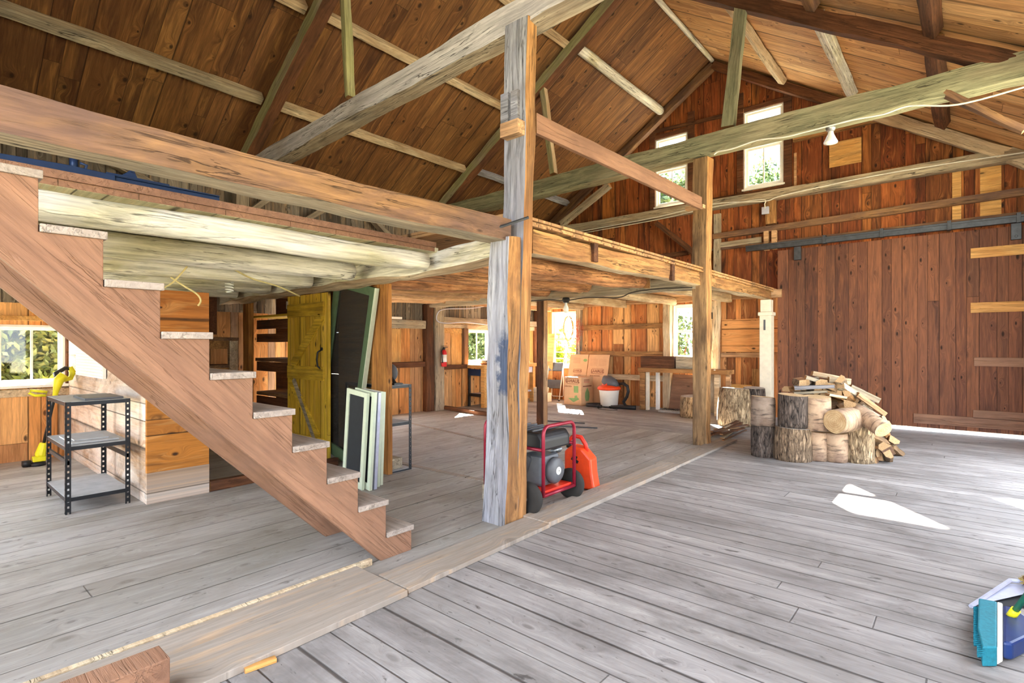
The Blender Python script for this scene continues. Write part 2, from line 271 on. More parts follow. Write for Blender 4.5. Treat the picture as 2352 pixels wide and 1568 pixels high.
# ------------------------------------------------------------------ mesh builder
class MB:
    def __init__(s): s.v = []; s.f = []; s.mi = []
    def add(s, vs, fs, mi=0):
        b = len(s.v); s.v += [Vector(p) for p in vs]
        for f in fs: s.f.append([b + i for i in f]); s.mi.append(mi)
        return s
    def box(s, c, sz, rot=None, mi=0):
        x, y, z = sz[0] / 2, sz[1] / 2, sz[2] / 2; c = Vector(c)
        vs = [Vector((a * x, b * y, d * z)) for a in (-1, 1) for b in (-1, 1) for d in (-1, 1)]
        if rot is not None:
            R = rot if isinstance(rot, Matrix) else Matrix.Rotation(rot, 3, 'Z')
            vs = [R @ v for v in vs]
        return s.add([c + v for v in vs], [(0, 1, 3, 2), (4, 6, 7, 5), (0, 4, 5, 1), (2, 3, 7, 6), (0, 2, 6, 4), (1, 5, 7, 3)], mi)
    def bb(s, a, b, mi=0):
        a, b = Vector(a), Vector(b); return s.box((a + b) / 2, [abs(q) for q in (b - a)], None, mi)
    def prism(s, poly, d, mi=0):
        """poly: 3-D points of a planar outline, d: extrusion vector"""
        n = len(poly); d = Vector(d); p = [Vector(q) for q in poly]
        return s.add(p + [q + d for q in p], [list(range(n))[::-1], [n + i for i in range(n)]] + [(i, (i + 1) % n, n + (i + 1) % n, n + i) for i in range(n)], mi)
    def tube(s, path, r, n=8, mi=0, cap=True, closed=False):
        P = [Vector(p) for p in path]; k = len(P); rs = r if isinstance(r, (list, tuple)) else [r] * k
        rings = []; up = None
        for i in range(k):
            t = (P[(i + 1) % k] - P[i - 1]) if (closed or 0 < i < k - 1) else (P[1] - P[0] if i == 0 else P[-1] - P[-2])
            t = t.normalized() if t.length > 1e-9 else Vector((0, 0, 1))
            if up is None: up = Vector((0, 0, 1)) if abs(t.z) < .9 else Vector((1, 0, 0))
            a = t.cross(up)
            if a.length < 1e-6: a = t.orthogonal()
            a.normalize(); b = a.cross(t); up = b
            rings.append([P[i] + (a * cos(2 * pi * j / n) + b * sin(2 * pi * j / n)) * rs[i] for j in range(n)])
        vs = [q for rg in rings for q in rg]; fs = []
        for i in range(k if closed else k - 1):
            for j in range(n): fs.append((i * n + j, i * n + (j + 1) % n, ((i + 1) % k) * n + (j + 1) % n, ((i + 1) % k) * n + j))
        if cap and not closed: fs += [list(range(n))[::-1], [(k - 1) * n + j for j in range(n)]]
        return s.add(vs, fs, mi)
    def lathe(s, prof, c=(0, 0, 0), n=20, mi=0, R=None):
        """prof: (radius, height) pairs"""
        c = Vector(c); vs = []; k = len(prof)
        for r, h in prof:
            for j in range(n):
                v = Vector((r * cos(2 * pi * j / n), r * sin(2 * pi * j / n), h))
                vs.append(c + (R @ v if R is not None else v))
        fs = [(i * n + j, i * n + (j + 1) % n, (i + 1) * n + (j + 1) % n, (i + 1) * n + j) for i in range(k - 1) for j in range(n)]
        fs += [list(range(n))[::-1], [(k - 1) * n + j for j in range(n)]]
        return s.add(vs, fs, mi)
    def build(s, name, mats, parent=None, loc=(0, 0, 0), rot=(0, 0, 0), smooth=False, bevel=0, R=None):
        me = bpy.data.meshes.new(name); me.from_pydata([tuple(v) for v in s.v], [], s.f)
        for m in (mats if isinstance(mats, (list, tuple)) else [mats]): me.materials.append(M[m] if isinstance(m, str) else m)
        for p, i in zip(me.polygons, s.mi): p.material_index = i
        if smooth:
            for p in me.polygons: p.use_smooth = len(p.vertices) <= 4
        bm = bmesh.new(); bm.from_mesh(me); bmesh.ops.recalc_face_normals(bm, faces=bm.faces); bm.to_mesh(me); bm.free()
        me.update(); o = bpy.data.objects.new(name, me); C.objects.link(o)
        if R is not None: o.matrix_world = Matrix.Translation(Vector(loc)) @ R.to_4x4()
        else: o.location = loc; o.rotation_euler = rot
        if parent: o.parent = parent
        if bevel:
            b = o.modifiers.new('edge', 'BEVEL'); b.width = bevel; b.segments = 2; b.limit_method = 'ANGLE'
        return o
def tag(o, label=None, cat=None, group=None, kind=None):
    if label: o['label'] = label
    if cat: o['category'] = cat
    if group: o['group'] = group
    if kind: o['kind'] = kind
    return o
def empty(name, loc=(0, 0, 0), rz=0.0, label=None, cat=None, group=None, R=None):
    o = bpy.data.objects.new(name, None); C.objects.link(o); o.empty_display_size = .1
    if R is not None: o.matrix_world = Matrix.Translation(Vector(loc)) @ R.to_4x4()
    else: o.location = loc; o.rotation_euler = (0, 0, rz)
    return tag(o, label, cat, group)
def frame_of(p0, p1, up=(0, 0, 1)):
    x = (Vector(p1) - Vector(p0)).normalized(); z = Vector(up); z = (z - x * z.dot(x))
    if z.length < 1e-4: z = Vector((0, 1, 0)) - x * x.y
    z.normalize(); y = z.cross(x); return Matrix((x, y, z)).transposed()
def timber(name, label, cat, p0, p1, w, h, mat, amp=.008, group=None, up=(0, 0, 1), mat2=None, side=None, parent=None, bow=0.0, seed=None, taper=1.0, sides=4, wob=1.0):
    """squared timber: mesh local X runs along it. mat2 goes on faces whose world normal matches side"""
    p0, p1 = Vector(p0), Vector(p1); L = (p1 - p0).length; R = frame_of(p0, p1, up)
    nx = max(3, min(60, int(L / .09))); k = sides; sd = seed if seed is not None else random.random() * 90
    ring = [(-1 + 2 * i / k, -1) for i in range(k)] + [(1, -1 + 2 * i / k) for i in range(k)] + [(1 - 2 * i / k, 1) for i in range(k)] + [(-1, 1 - 2 * i / k) for i in range(k)]
    n = len(ring); vs = []
    for i in range(nx + 1):
        t = i / nx; tp = 1 + (taper - 1) * t
        for (a, b) in ring:
            ca, cb = a, b
            if abs(a) == 1 and abs(b) == 1: ca, cb = a * (1 - .035 * (1 if amp > .003 else .3)), b * (1 - .035 * (1 if amp > .003 else .3))
            y, z = ca * w / 2 * tp, cb * h / 2 * tp; x = t * L
            q = noise.noise_vector(Vector((x * 3.1 + sd, y * 4 + sd, z * 4))) * amp * 1.4 + noise.noise_vector(Vector((x * .7 + sd, a * .35, b * .35 + sd))) * amp * 2.2 * wob
            z += bow * sin(pi * t) ; vs.append((x if 0 < i < nx else x + q.x * .3, y + q.y, z + q.z))
    fs = []; mi = []; b = MB()
    for i in range(nx):
        for j in range(n):
            f = (i * n + j, i * n + (j + 1) % n, (i + 1) * n + (j + 1) % n, (i + 1) * n + j); m = 0
            if mat2 and side is not None:
                A = [Vector(vs[q]) for q in f]; nm = (A[1] - A[0]).cross(A[3] - A[0]).normalized()
                if (R @ nm).dot(Vector(side)) > .6: m = 1
            fs.append(f); mi.append(m)
    fs += [list(range(n))[::-1], [nx * n + j for j in range(n)]]; mi += [2 if mat2 else 1] * 2
    b.v = [Vector(v) for v in vs]; b.f = [list(f) for f in fs]; b.mi = mi
    mats = [mat, mat2, 'endgrain'] if mat2 else [mat, 'endgrain']
    o = b.build(name, mats, parent, p0, R=R)
    if label: tag(o, label, cat, group)
    return o
def logp(name, label, cat, p0, p1, r0, r1, mat, amp=.012, group=None, end='endpale', n=16, parent=None, seed=None, bow=0.0, flat=None):
    p0, p1 = Vector(p0), Vector(p1); L = (p1 - p0).length; R = frame_of(p0, p1); nx = max(4, min(48, int(L / .1))); sd = seed if seed is not None else random.random() * 99
    vs = []
    for i in range(nx + 1):
        t = i / nx
        for j in range(n):
            an = 2 * pi * j / n; r = r0 + (r1 - r0) * t
            r *= 1 + amp / .1 * .8 * noise.noise(Vector((t * L * 1.6 + sd, cos(an) * .9, sin(an) * .9))) + amp / .1 * .5 * noise.noise(Vector((t * L * 5 + sd, cos(an) * 2, sin(an) * 2)))
            if t < .03 or t > .97: r *= .95
            y, z = r * cos(an), r * sin(an)
            if flat: z = min(z, flat * r0)
            vs.append((t * L, y, z + bow * sin(pi * t) + .02 * noise.noise(Vector((t * L * .8, sd, 3)))))
    fs = [(i * n + j, (i + 1) * n + j, (i + 1) * n + (j + 1) % n, i * n + (j + 1) % n) for i in range(nx) for j in range(n)]
    b = MB(); b.add(vs, fs, 0); b.f += [list(range(n)), [nx * n + j for j in range(n)][::-1]]; b.mi += [1, 1]
    o = b.build(name, [mat, end], parent, p0, R=R, smooth=True)
    if label: tag(o, label, cat, group)
    return o
def struct(o, kind='structure'): o['kind'] = kind; return o
# ================================================================== SETTING
RX, RZ, RS = -4.02, 7.45, .65            # ridge line and roof pitch
def roofz(x, off=0.0): return RZ - off - RS * abs(x - RX)
XL, XR, YF, YB = -8.9, 1.1, -0.75, 11.4
def wall(name, axis, pos, thick, u0, u1, z0, top, holes, mats, zs=None):
    """wall of boards with real openings; holes = (u0,u1,z0,z1); top(u) gives the upper edge"""
    us = sorted(set([u0, u1] + [h[i] for h in holes for i in (0, 1)] + ([RX] if axis == 'Y' and u0 < RX < u1 else [])))
    b = MB()
    def quadprism(ua, ub, za, zb0, zb1, mi):
        P = [(ua, za), (ub, za), (ub, zb1), (ua, zb0)]
        if axis == 'Y': b.prism([(u, pos, z) for u, z in P], (0, thick, 0), mi)
        else: b.prism([(pos, u, z) for u, z in P], (thick, 0, 0), mi)
    for ua, ub in zip(us[:-1], us[1:]):
        if ub <= u0 or ua >= u1: continue
        hs = sorted([h for h in holes if h[0] <= ua + 1e-6 and h[1] >= ub - 1e-6], key=lambda h: h[2])
        z = z0; segs = []
        for h in hs: segs.append((z, h[2], False)); z = h[3]
        segs.append((z, None, True))
        for za, zb, last in segs:
            t0, t1 = (top(ua + 1e-6), top(ub - 1e-6)) if last else (zb, zb)
            if not last and zb <= za + 1e-4: continue
            if zs is not None and za < zs < min(t0, t1):
                quadprism(ua, ub, za, zs, zs, 0); quadprism(ua, ub, zs, t0, t1, 1)
            else: quadprism(ua, ub, za, t0, t1, 1 if (zs is not None and za >= zs) else 0)
    return struct(b.build(name, mats))
BW1, BW2 = (-8.34, -7.52, .86, 2.30), (-4.98, -4.22, 1.12, 2.33)
GW1, GW2 = (-5.40, -4.64, 4.58, 6.12), (-3.46, -2.71, 4.62, 6.20)
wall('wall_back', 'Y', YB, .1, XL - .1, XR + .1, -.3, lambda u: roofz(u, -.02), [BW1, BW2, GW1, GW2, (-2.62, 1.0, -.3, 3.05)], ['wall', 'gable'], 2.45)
LW1, LW2, FILL_LW3, FILL_LW4 = (.25, 1.47, .94, 1.69), (8.78, 9.55, .99, 1.80), (4.72, 6.22, .35, 2.15), (9.85, 11.05, 1.0, 2.2)  # last two are added windows, hidden from view, to brighten the far bay
wall('wall_left', 'X', XL, -.1, YF - .1, YB, -.3, lambda u: 4.28, [LW1, LW2, FILL_LW3, FILL_LW4], ['wall_y', 'wall_grey'], 1.96)
wall('wall_front', 'Y', YF, -.1, XL - .1, XR + .1, -.3, lambda u: roofz(u, -.02), [(-7.0, -4.8, -.3, 1.9), (-3.0, .9, -.3, 4.0)], ['wall', 'gable'], 2.45)  # unseen openings added behind the camera to let daylight in
wall('wall_right', 'X', XR, .1, YF - .1, YB, -.3, lambda u: 4.15, [(1.8, 3.8, .7, 2.3), (5.0, 9.4, -.3, 3.8)], ['wall_y', 'wall_grey'], 2.45)  # side openings out of view, added for more daylight
b = MB(); b.bb((-2.6, YF - .1, -.12), (XR + .1, YB - .02, -.0)); struct(b.build('floor', 'floor'))
b = MB(); b.bb((XL, YF - .1, -.12), (-2.6, 8.3, .0)); struct(b.build('floor_loft_side', 'floor_y'))
b = MB(); b.bb((XL, 8.3, -.12), (-2.6, YB, .0)); struct(b.build('floor_far_corner', 'floor'))
# edge planks: three long boards raised a finger above both floors
for i, (ya, yb, xa, xb, h) in enumerate(((-.6, 1.93, -2.95, -2.40, .035), (1.95, 3.38, -2.75, -2.455, .030), (3.38, 5.9, -2.78, -2.50, .038), (5.92, 8.2, -2.82, -2.55, .03))):
    b = MB(); b.prism([(xa, ya, .001), (xb, ya, .001), (xb - .035, yb, .001), (xa, yb, .001)], (0, 0, h)); struct(b.build('trim_%d' % (i + 1), 'plank_floor', bevel=.004))
# pale worn threshold strips across the loft-side floor
for i, (a, q) in enumerate((((900, 962), (1135, 1015)), ((905, 1060), (1118, 1105)))):
    p, r_ = onZ(*a), onZ(*q); b = MB(); d = (r_ - p).normalized(); nrm = Vector((-d.y, d.x, 0)) * .035
    b.prism([p - nrm, p + nrm, r_ + nrm, r_ - nrm], (0, 0, .006)); struct(b.build('trim_%d' % (i + 5), 'plank_floor'))
# raised orange board edge in the near left floor
p, q = onZ(0, 1545), onZ(826, 1258)
b = MB(); b.bb((-2.985, -.6, .0), (-2.955, 2.05, .042)); struct(b.build('trim_7', 'pale', bevel=.003))
def roof(name, side, mat):
    sg = -1 if side == 'L' else 1; xe = -9.25 if side == 'L' else 1.35
    p0 = Vector((RX, YF - .4, RZ)); p1 = Vector((xe, YF - .4, roofz(xe)))
    R = frame_of(p0, p1); L = (p1 - p0).length; b = MB(); W_ = YB - YF + .8; s = (R.transposed() @ Vector((0, 1, 0))).y
    b.bb((0, 0, 0), (L, W_ * s, .03)); return struct(b.build(name, mat, None, p0, R=R))
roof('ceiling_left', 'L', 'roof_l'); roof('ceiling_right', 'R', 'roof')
b = MB(); b.bb((-60, -50, -.62), (60, 70, -.45)); struct(b.build('ground', 'ground'))
# ---- windows
WN = [0]
def window(axis, pos, h, nx, nz, fw=.055, casing=.0, depth=.09, fmat='white', sill=True, meet=None, out=1):
    WN[0] += 1; u0, u1, z0, z1 = h
    def P(u, z, d): return (u, pos + d * out, z) if axis == 'Y' else (pos - d * out, u, z)
    def bar(b, ua, ub, za, zb, d0, d1): b.bb(P(ua, za, d0), P(ub, zb, d1))
    b = MB(); t = .03
    for r in ((u0, u0 + t, z0, z1), (u1 - t, u1, z0, z1), (u0 + t, u1 - t, z1 - t, z1), (u0 + t, u1 - t, z0, z0 + t)): bar(b, *r, -.012, depth)
    root = struct(b.build('window_%d' % WN[0], fmat, bevel=.002))
    b = MB(); a0, a1, c0, c1 = u0 + t, u1 - t, z0 + t, z1 - t
    for r in ((a0, a0 + fw, c0, c1), (a1 - fw, a1, c0, c1), (a0 + fw, a1 - fw, c1 - fw, c1), (a0 + fw, a1 - fw, c0, c0 + fw)): bar(b, *r, .03, .065)
    b.build('sash', fmat, root, bevel=.002)
    b = MB()
    for k in range(1, nx): c = a0 + (a1 - a0) * k / nx; bar(b, c - .012, c + .012, c0 + fw, c1 - fw, .036, .06)
    for k in range(1, nz):
        c = c0 + (c1 - c0) * k / nz; w = .028 if meet == k else .011; bar(b, a0 + fw, a1 - fw, c - w, c + w, .034, .062)
    if nx * nz > 1: b.build('muntin', fmat, root)
    b = MB(); bar(b, a0 + .01, a1 - .01, c0 + .01, c1 - .01, .047, .051); b.build('pane', 'glass', root)
    if sill: b = MB(); bar(b, u0 - .03, u1 + .03, z0 - .035, z0, -.05, .02); b.build('window_sill', fmat, root, bevel=.003)
    return root
window('X', XL, LW1, 4, 1, .035)
window('X', XL, LW2, 2, 1, .05)
window('X', XL, FILL_LW3, 3, 2, .05); window('X', XL, FILL_LW4, 2, 2, .05)  # added hidden windows lighting the far bay
window('Y', YB, BW1, 2, 4, .05, meet=2)
window('Y', YB, BW2, 1, 2, .05, meet=1, sill=False)
window('Y', YB, (GW1[0], GW1[1], GW1[2], 5.42), 2, 1, .05); window('Y', YB, (GW1[0], GW1[1], 5.42, GW1[3]), 1, 1, .04, sill=False)
window('Y', YB, (GW2[0], GW2[1], GW2[2], 5.48), 2, 1, .05); window('Y', YB, (GW2[0], GW2[1], 5.48, GW2[3]), 1, 1, .04, sill=False)
# dark casings round the gable windows
TN = [8]
def trim(a, q, mat='dark', **k):
    b = MB(); b.bb(a, q); o = struct(b.build('trim_%d' % TN[0], mat, bevel=.003, **k)); TN[0] += 1; return o
for g in (GW1, GW2):
    for x0, x1 in ((g[0] - .13, g[0] - .005), (g[1] + .005, g[1] + .15)): trim((x0, YB - .035, g[2] - .12), (x1, YB, g[3] + .42), 'dark')
    trim((g[0] - .005, YB - .034, g[3] + .005), (g[1] + .005, YB, g[3] + .1), 'dark')
trim((-5.55, YB - .034, 4.50), (-2.55, YB, 4.56), 'dark')
for y0, y1 in ((LW1[1] + .005, LW1[1] + .07), (LW1[1] + .1, LW1[1] + .16)): trim((XL, y0, .9), (XL + .04, y1, 2.0), 'dark')
trim((XL, -.5, 1.74), (XL + .05, 1.8, 1.80), 'fresh_y'); trim((XL, -.5, .80), (XL + .06, 1.8, .89), 'pale')
# ================================================================== TIMBERS
def X_at(Yf, a, q, h, w, **k):
    """timber along X whose front top edge passes through two pixels on the plane Y = Yf"""
    p, r_ = onY(*a, Yf), onY(*q, Yf); o = Vector((0, w / 2, -h / 2)); return p + o, r_ + o
def Y_at(Xf, a, q, h, w):
    p, r_ = onX(*a, Xf), onX(*q, Xf); o = Vector((-w / 2, 0, -h / 2)); return p + o, r_ + o
def ext(p, q, a=0.0, b=0.0):
    d = (q - p).normalized(); return p - d * a, q + d * b
# tie beams
p, q = X_at(3.36, (700, 287), (1159, 15), .24, .2)
timber('tie_beam', 'weathered grey tie beam with long checks resting on the front post top', 'beam', *ext(p, q, 1.45, 3.7), .2, .235, 'grey', .010, up=(0, 0, 1), mat2='greywarm', side=(0, 0, -1), wob=1.6, seed=3)
p, q = X_at(7.5, (1230, 413), (2352, 110), .29, .24)
timber('tie_beam', 'mossy green hewn tie beam crossing in front of the gable windows', 'beam', *ext(p, q, 2.85, .5), .24, .28, 'green', .011, wob=1.6, seed=11)
p, q = X_at(11.18, (1641, 457), (2352, 333), .2, .2)
timber('tie_beam', 'grey tie beam on the gable wall below the high windows carrying white conduit', 'beam', *ext(p, q, 4.5, .3), .2, .19, 'greywarm', .006, seed=5)
# posts
def post(label, x0, x1, y0, y1, z0, z1, mat, mat2, dx=0, dy=0, amp=.01, seed=1, **k):
    p0 = Vector(((x0 + x1) / 2, (y0 + y1) / 2, z0)); p1 = Vector(((x0 + x1) / 2 + dx, (y0 + y1) / 2 + dy, z1))
    return timber('post', label, 'post', p0, p1, x1 - x0, y1 - y0, mat, amp, up=(0, -1, 0), mat2=mat2, side=(1, 0, 0), seed=seed, **k)  # faces differ by weathering plus light put into their colour
P1 = post('tall blue-grey front post rising from floor to tie beam beside generator', -3.00, -2.765, 3.305, 3.43, 0, 4.10, 'blue', 'orange', .09, .02, .008, 21)
post('short crooked grey post half standing before the tall front post', -2.985, -2.75, 3.175, 3.30, 0, 2.30, 'blue_patch', 'orange', .02, -.01, .013, 33, wob=1.9)
post('brown middle post with dark blotches, between loft rim and far tie beam', -3.0, -2.79, 7.52, 7.72, 0, 4.12, 'mottled', 'orange', .01, 0, .011, 8)
post('slim brown square post under the loft cross beam behind the generator', -5.86, -5.70, 7.54, 7.66, 0, 2.24, 'dark', 'tan_log', 0, 0, .003, 9)
# cleats nailed on the front post
for k, (a, q) in enumerate((((1150, 218), (1167, 288)), ((1173, 210), (1189, 276)))):
    p, r_ = onY(*a, 3.29), onY(*q, 3.29)
    b = MB(); b.bb((p.x, 3.285, r_.z), (r_.x, 3.33, p.z)); o = b.build('cleat', 'blue', None, bevel=.004); o.parent = P1; o.matrix_parent_inverse = P1.matrix_world.inverted()
p, r_ = onY(1149, 285, 3.24), onY(1190, 303, 3.24); b = MB(); b.bb((p.x, 3.235, r_.z), (r_.x, 3.33, p.z)); o = b.build('cleat', 'tan_log', None, bevel=.004); o.parent = P1; o.matrix_parent_inverse = P1.matrix_world.inverted(); o['label'] = 'lowest brown cleat'
# big plate beam above the stairs
p, q = Y_at(-2.78, (0, 198), (1170, 506), .172, .2)
timber('plate_beam', 'long brown hewn beam above the stairs ending at the front post', 'beam', *ext(p, q, .55, .02), .2, .172, 'brown', .007, seed=41, wob=1.8, mat2='greywarm', side=(0, 0, -1))
# lower cross beam at the post
timber('cross_beam', 'crooked pale cross beam with painted-in green light, running left from the front post', 'beam', (-2.99, 3.36, 2.245), (-8.85, 3.40, 2.14), .2, .17, 'white_log', .016, seed=17, wob=1.8, mat2='pale', side=(0, 0, -1))
timber('cross_beam', 'brown cross beam over the slim post, from middle post to left wall', 'beam', (-2.95, 7.62, 2.345), (-8.85, 7.62, 2.33), .2, .19, 'greywarm', .007, seed=18)
timber('cross_beam', 'light cross beam along the top of the far windows', 'beam', (-2.7, 11.28, 2.44), (-8.85, 11.28, 2.46), .14, .16, 'tan_log', .006, seed=19)
# rim beam of the far loft
p, q = Y_at(-2.88, (1227, 528), (1777, 664), .2, .18)
RB = timber('rim_beam', 'rough brown loft edge beam with mortises between posts and white column', 'beam', *ext(p, q, 0, -.15), .17, .2, 'orange', .010, seed=51, wob=1.5, mat2='pale', side=(0, 0, -1))
for px, py, ph in ((1367, 578, 40), (1545, 622, 34)):
    a = onX(px, py, -2.865); b = MB(); b.bb((a.x - .03, a.y - .04, a.z - ph / 2 * a.y / 1218 * 1.35), (a.x + .012, a.y + .04, a.z + ph / 2 * a.y / 1218 * 1.35)); o = b.build('mortise_block', 'dark'); o.parent = RB; o.matrix_parent_inverse = RB.matrix_world.inverted()
# horizontal board between the posts
p, q = onX(1233, 258, -2.70), onX(1612, 452, -2.70)
timber('brace_board', 'smooth brown board nailed level between the two tall posts', 'board', p + Vector((-.02, 0, -.085)), q + Vector((-.02, 0, -.085)), .04, .17, 'fresh', .002, seed=61)
b = MB(); a = onY(1578, 480, 7.47); b.box((a.x + .12, 7.47, a.z), (.26, .1, .05)); tag(b.build('cleat_block', 'tan_log', bevel=.004), 'small wooden ledge block under the board end on the middle post', 'block')
# logs of the near loft
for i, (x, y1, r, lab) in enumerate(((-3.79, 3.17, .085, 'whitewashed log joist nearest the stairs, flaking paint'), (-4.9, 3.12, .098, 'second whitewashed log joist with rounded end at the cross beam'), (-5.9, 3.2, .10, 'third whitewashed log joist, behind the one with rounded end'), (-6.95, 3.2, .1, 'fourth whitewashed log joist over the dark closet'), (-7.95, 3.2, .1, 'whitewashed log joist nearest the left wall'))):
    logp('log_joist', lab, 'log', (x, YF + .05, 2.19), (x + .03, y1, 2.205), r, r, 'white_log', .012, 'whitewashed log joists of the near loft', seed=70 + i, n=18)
for i, (x, r, mat, ye, lab) in enumerate(((-3.62, .115, 'bark_log', 7.2, 'thick orange log joist nearest the post line with sawn end'), (-4.62, .11, 'bark_log', 7.3, 'dark reddish log joist, second from the loft edge'), (-5.55, .11, 'bark_log', 7.45, 'rough dark log joist, third from the loft edge'), (-6.45, .10, 'tan_log', 7.45, 'tan crooked log joist, fourth from the loft edge'), (-7.35, .095, 'tan_log', 7.45, 'light tan log joist, fifth from the loft edge'), (-8.2, .095, 'tan_log', 7.45, 'light tan log joist closest to the left wall'))):
    logp('log_joist', lab, 'log', (x, 3.47, 2.26), (x - .03, ye, 2.385), r * 1.05, r * .95, mat, .016, 'rough log joists of the far loft', seed=80 + i, bow=-.02)
for i, (x, lab, mt) in enumerate(((-3.7, 'pale flat joist by the far window, nearest loft edge', 'pale'), (-4.9, 'pale joist with rounded end ahead of the far wall', 'pale'), (-6.1, 'pale joist over the vacuum cleaner', 'pale'), (-7.3, 'pale joist over the moving boxes', 'pale'), (-8.3, 'pale joist in the far left corner', 'tan_log'))):
    if i % 2: logp('joist', lab, 'log', (x, 7.5, 2.385), (x, 11.25, 2.39), .09, .09, mt, .01, 'pale joists of the far bay', seed=90 + i)
    else: timber('joist', lab, 'beam', (x, 7.5, 2.385), (x, 11.25, 2.39), .1, .17, mt, .006, 'pale joists of the far bay', seed=90 + i)
# loft decks
b = MB(); b.bb((XL, YF, 2.30), (-3.72, 3.30, 2.34)); b.bb((XL, YF, 2.345), (-3.75, 3.30, 2.38)); struct(b.build('floor_near_loft', 'deck_pale'))
b = MB(); b.bb((-3.72, YF, 2.34), (-3.70, 3.26, 2.385)); o = struct(b.build('trim_%d' % TN[0], 'fresh')); TN[0] += 1
b = MB()
y = YF
while y < 3.2:
    L = random.uniform(.35, .6); b.bb((-3.72, y + .004, 2.302), (-3.712, min(y + L, 3.25), 2.338)); y += L
struct(b.build('trim_%d' % TN[0], 'fresh')); TN[0] += 1
b = MB(); b.bb((XL, 3.34, 2.49), (-2.86, YB, 2.515)); b.bb((XL, 3.34, 2.52), (-2.84, YB, 2.545))
y = 3.4
while y < 11.3:
    L = random.uniform(.12, .3); b.bb((-2.87, y + .006, 2.47 + random.uniform(0, .01)), (-2.825 + random.uniform(-.02, .0), y + L, 2.492)); y += L
struct(b.build('floor_far_loft', 'deck'))
# rafters, struts, purlins
def slopeline(side, Y, x0, x1, off): return Vector((x0, Y, roofz(x0, off))), Vector((x1, Y, roofz(x1, off)))
for Y, mt, mtb, nm in ((3.55, 'dark', 'moss', 'front'), (7.6, 'dark', 'moss', 'middle'), (11.24, 'brown', 'pale', 'gable')):
    for side, xe in (('L', -8.75), ('R', .95)):
        off = .22 if Y < 11 else .14; w = .17
        if Y == 3.55: off = .30
        p, q = slopeline(side, Y, RX, xe, off)
        m1 = mt if not (nm == 'gable' and side == 'R') else 'brown'
        if nm == 'gable' and side == 'R':
            # the lower half is a paler log-like stick
            mid = p.lerp(q, .5)
            timber('rafter', 'dark brown upper rafter on the gable wall, right of the ridge', 'rafter', p, mid, .14, .17, 'dark', .008, seed=120)
            timber('rafter', 'pale rough rafter on the gable wall, lower right part', 'rafter', mid + Vector((.0, 0, 0)), q, .15, .2, 'pale', .012, seed=121)
            continue
        lab = {'front': 'hewn rafter of the nearest truss', 'middle': 'hewn rafter of the middle truss', 'gable': 'hewn rafter against the gable wall'}[nm] + (', left slope' if side == 'L' else ', right slope')
        timber('rafter', lab, 'rafter', p, q, .17 if nm != 'gable' else .14, .19 if nm != 'gable' else .17, m1, .010, seed=100 + int(Y), mat2=mtb if side == 'L' and nm != 'gable' else None, side=(0, -1, 0))
def pl(label, side, x, y0, y1, off, w, h, mat, kind='t', seed=0, rad=.075, grp='purlins under the left roof slope'):
    p0, p1 = Vector((x, y0, roofz(x, off))), Vector((x, y1, roofz(x, off)))
    up = Vector((RS if side == 'L' else -RS, 0, 1)) * -1 if False else (Vector((-RS, 0, 1)) if side == 'L' else Vector((RS, 0, 1)))
    if kind == 'log': logp('purlin', label, 'purlin', p0, p1, rad, rad, mat, .01, grp, seed=seed)
    else: timber('purlin', label, 'purlin', p0, p1, w, h, mat, .006, grp, up=up, seed=seed)
GL, GR = 'purlins under the left roof slope', 'purlins under the right roof slope'
pl('grey-tan purlin low on the left slope, nearest bay', 'L', -7.68, YF, 3.45, .1, .13, .13, 'greywarm', seed=131)
pl('pale purlin low on the left slope, second bay', 'L', -7.68, 3.62, 7.5, .1, .11, .12, 'pale', seed=132)
pl('grey purlin low on the left slope, bay against the gable', 'L', -7.64, 7.68, 11.1, .08, .12, .1, 'blue', seed=133)
pl('pale purlin halfway up the left slope, nearest bay', 'L', -6.45, YF, 3.45, .1, .13, .13, 'pale', seed=134)
pl('pale purlin halfway up the left slope, second bay', 'L', -6.42, 3.62, 7.5, .1, .11, .12, 'pale', seed=135)
pl('short dark purlin halfway up the left slope, gable bay', 'L', -6.42, 7.7, 11.1, .1, .1, .1, 'brown', seed=136)
pl('pale flat purlin high on the left slope, second bay', 'L', -5.2, 3.65, 7.5, .1, .14, .07, 'pale', seed=137)
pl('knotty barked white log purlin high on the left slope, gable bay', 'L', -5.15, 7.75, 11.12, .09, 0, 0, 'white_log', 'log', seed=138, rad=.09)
pl('rough pale purlin high on the right slope beside the strut, gable bay', 'R', -2.65, 7.7, 11.05, .09, .12, .12, 'pale', seed=139, grp=GR)
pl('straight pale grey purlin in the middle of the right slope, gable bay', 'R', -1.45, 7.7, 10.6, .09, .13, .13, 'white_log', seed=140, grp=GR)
pl('dark grey purlin low on the right slope, gable bay', 'R', -.27, 7.7, 10.75, .1, .15, .15, 'dark', seed=141, grp=GR)
pl('dark purlin low on the right slope, second bay', 'R', -.27, 3.7, 7.5, .1, .14, .14, 'dark', seed=142, grp=GR)
pl('brown purlin in the middle of the right slope, second bay', 'R', -1.45, 3.7, 7.5, .1, .13, .13, 'brown', seed=143, grp=GR)
pl('brown purlin high on the right slope, second bay', 'R', -2.65, 3.7, 7.5, .1, .12, .12, 'brown', seed=144, grp=GR)
logp('ridge_pole', 'slim pale ridge pole where both roof slopes meet', 'ridge pole', (RX, 3.6, RZ - .07), (RX, 11.15, RZ - .07), .05, .045, 'white_log', .008, seed=150)
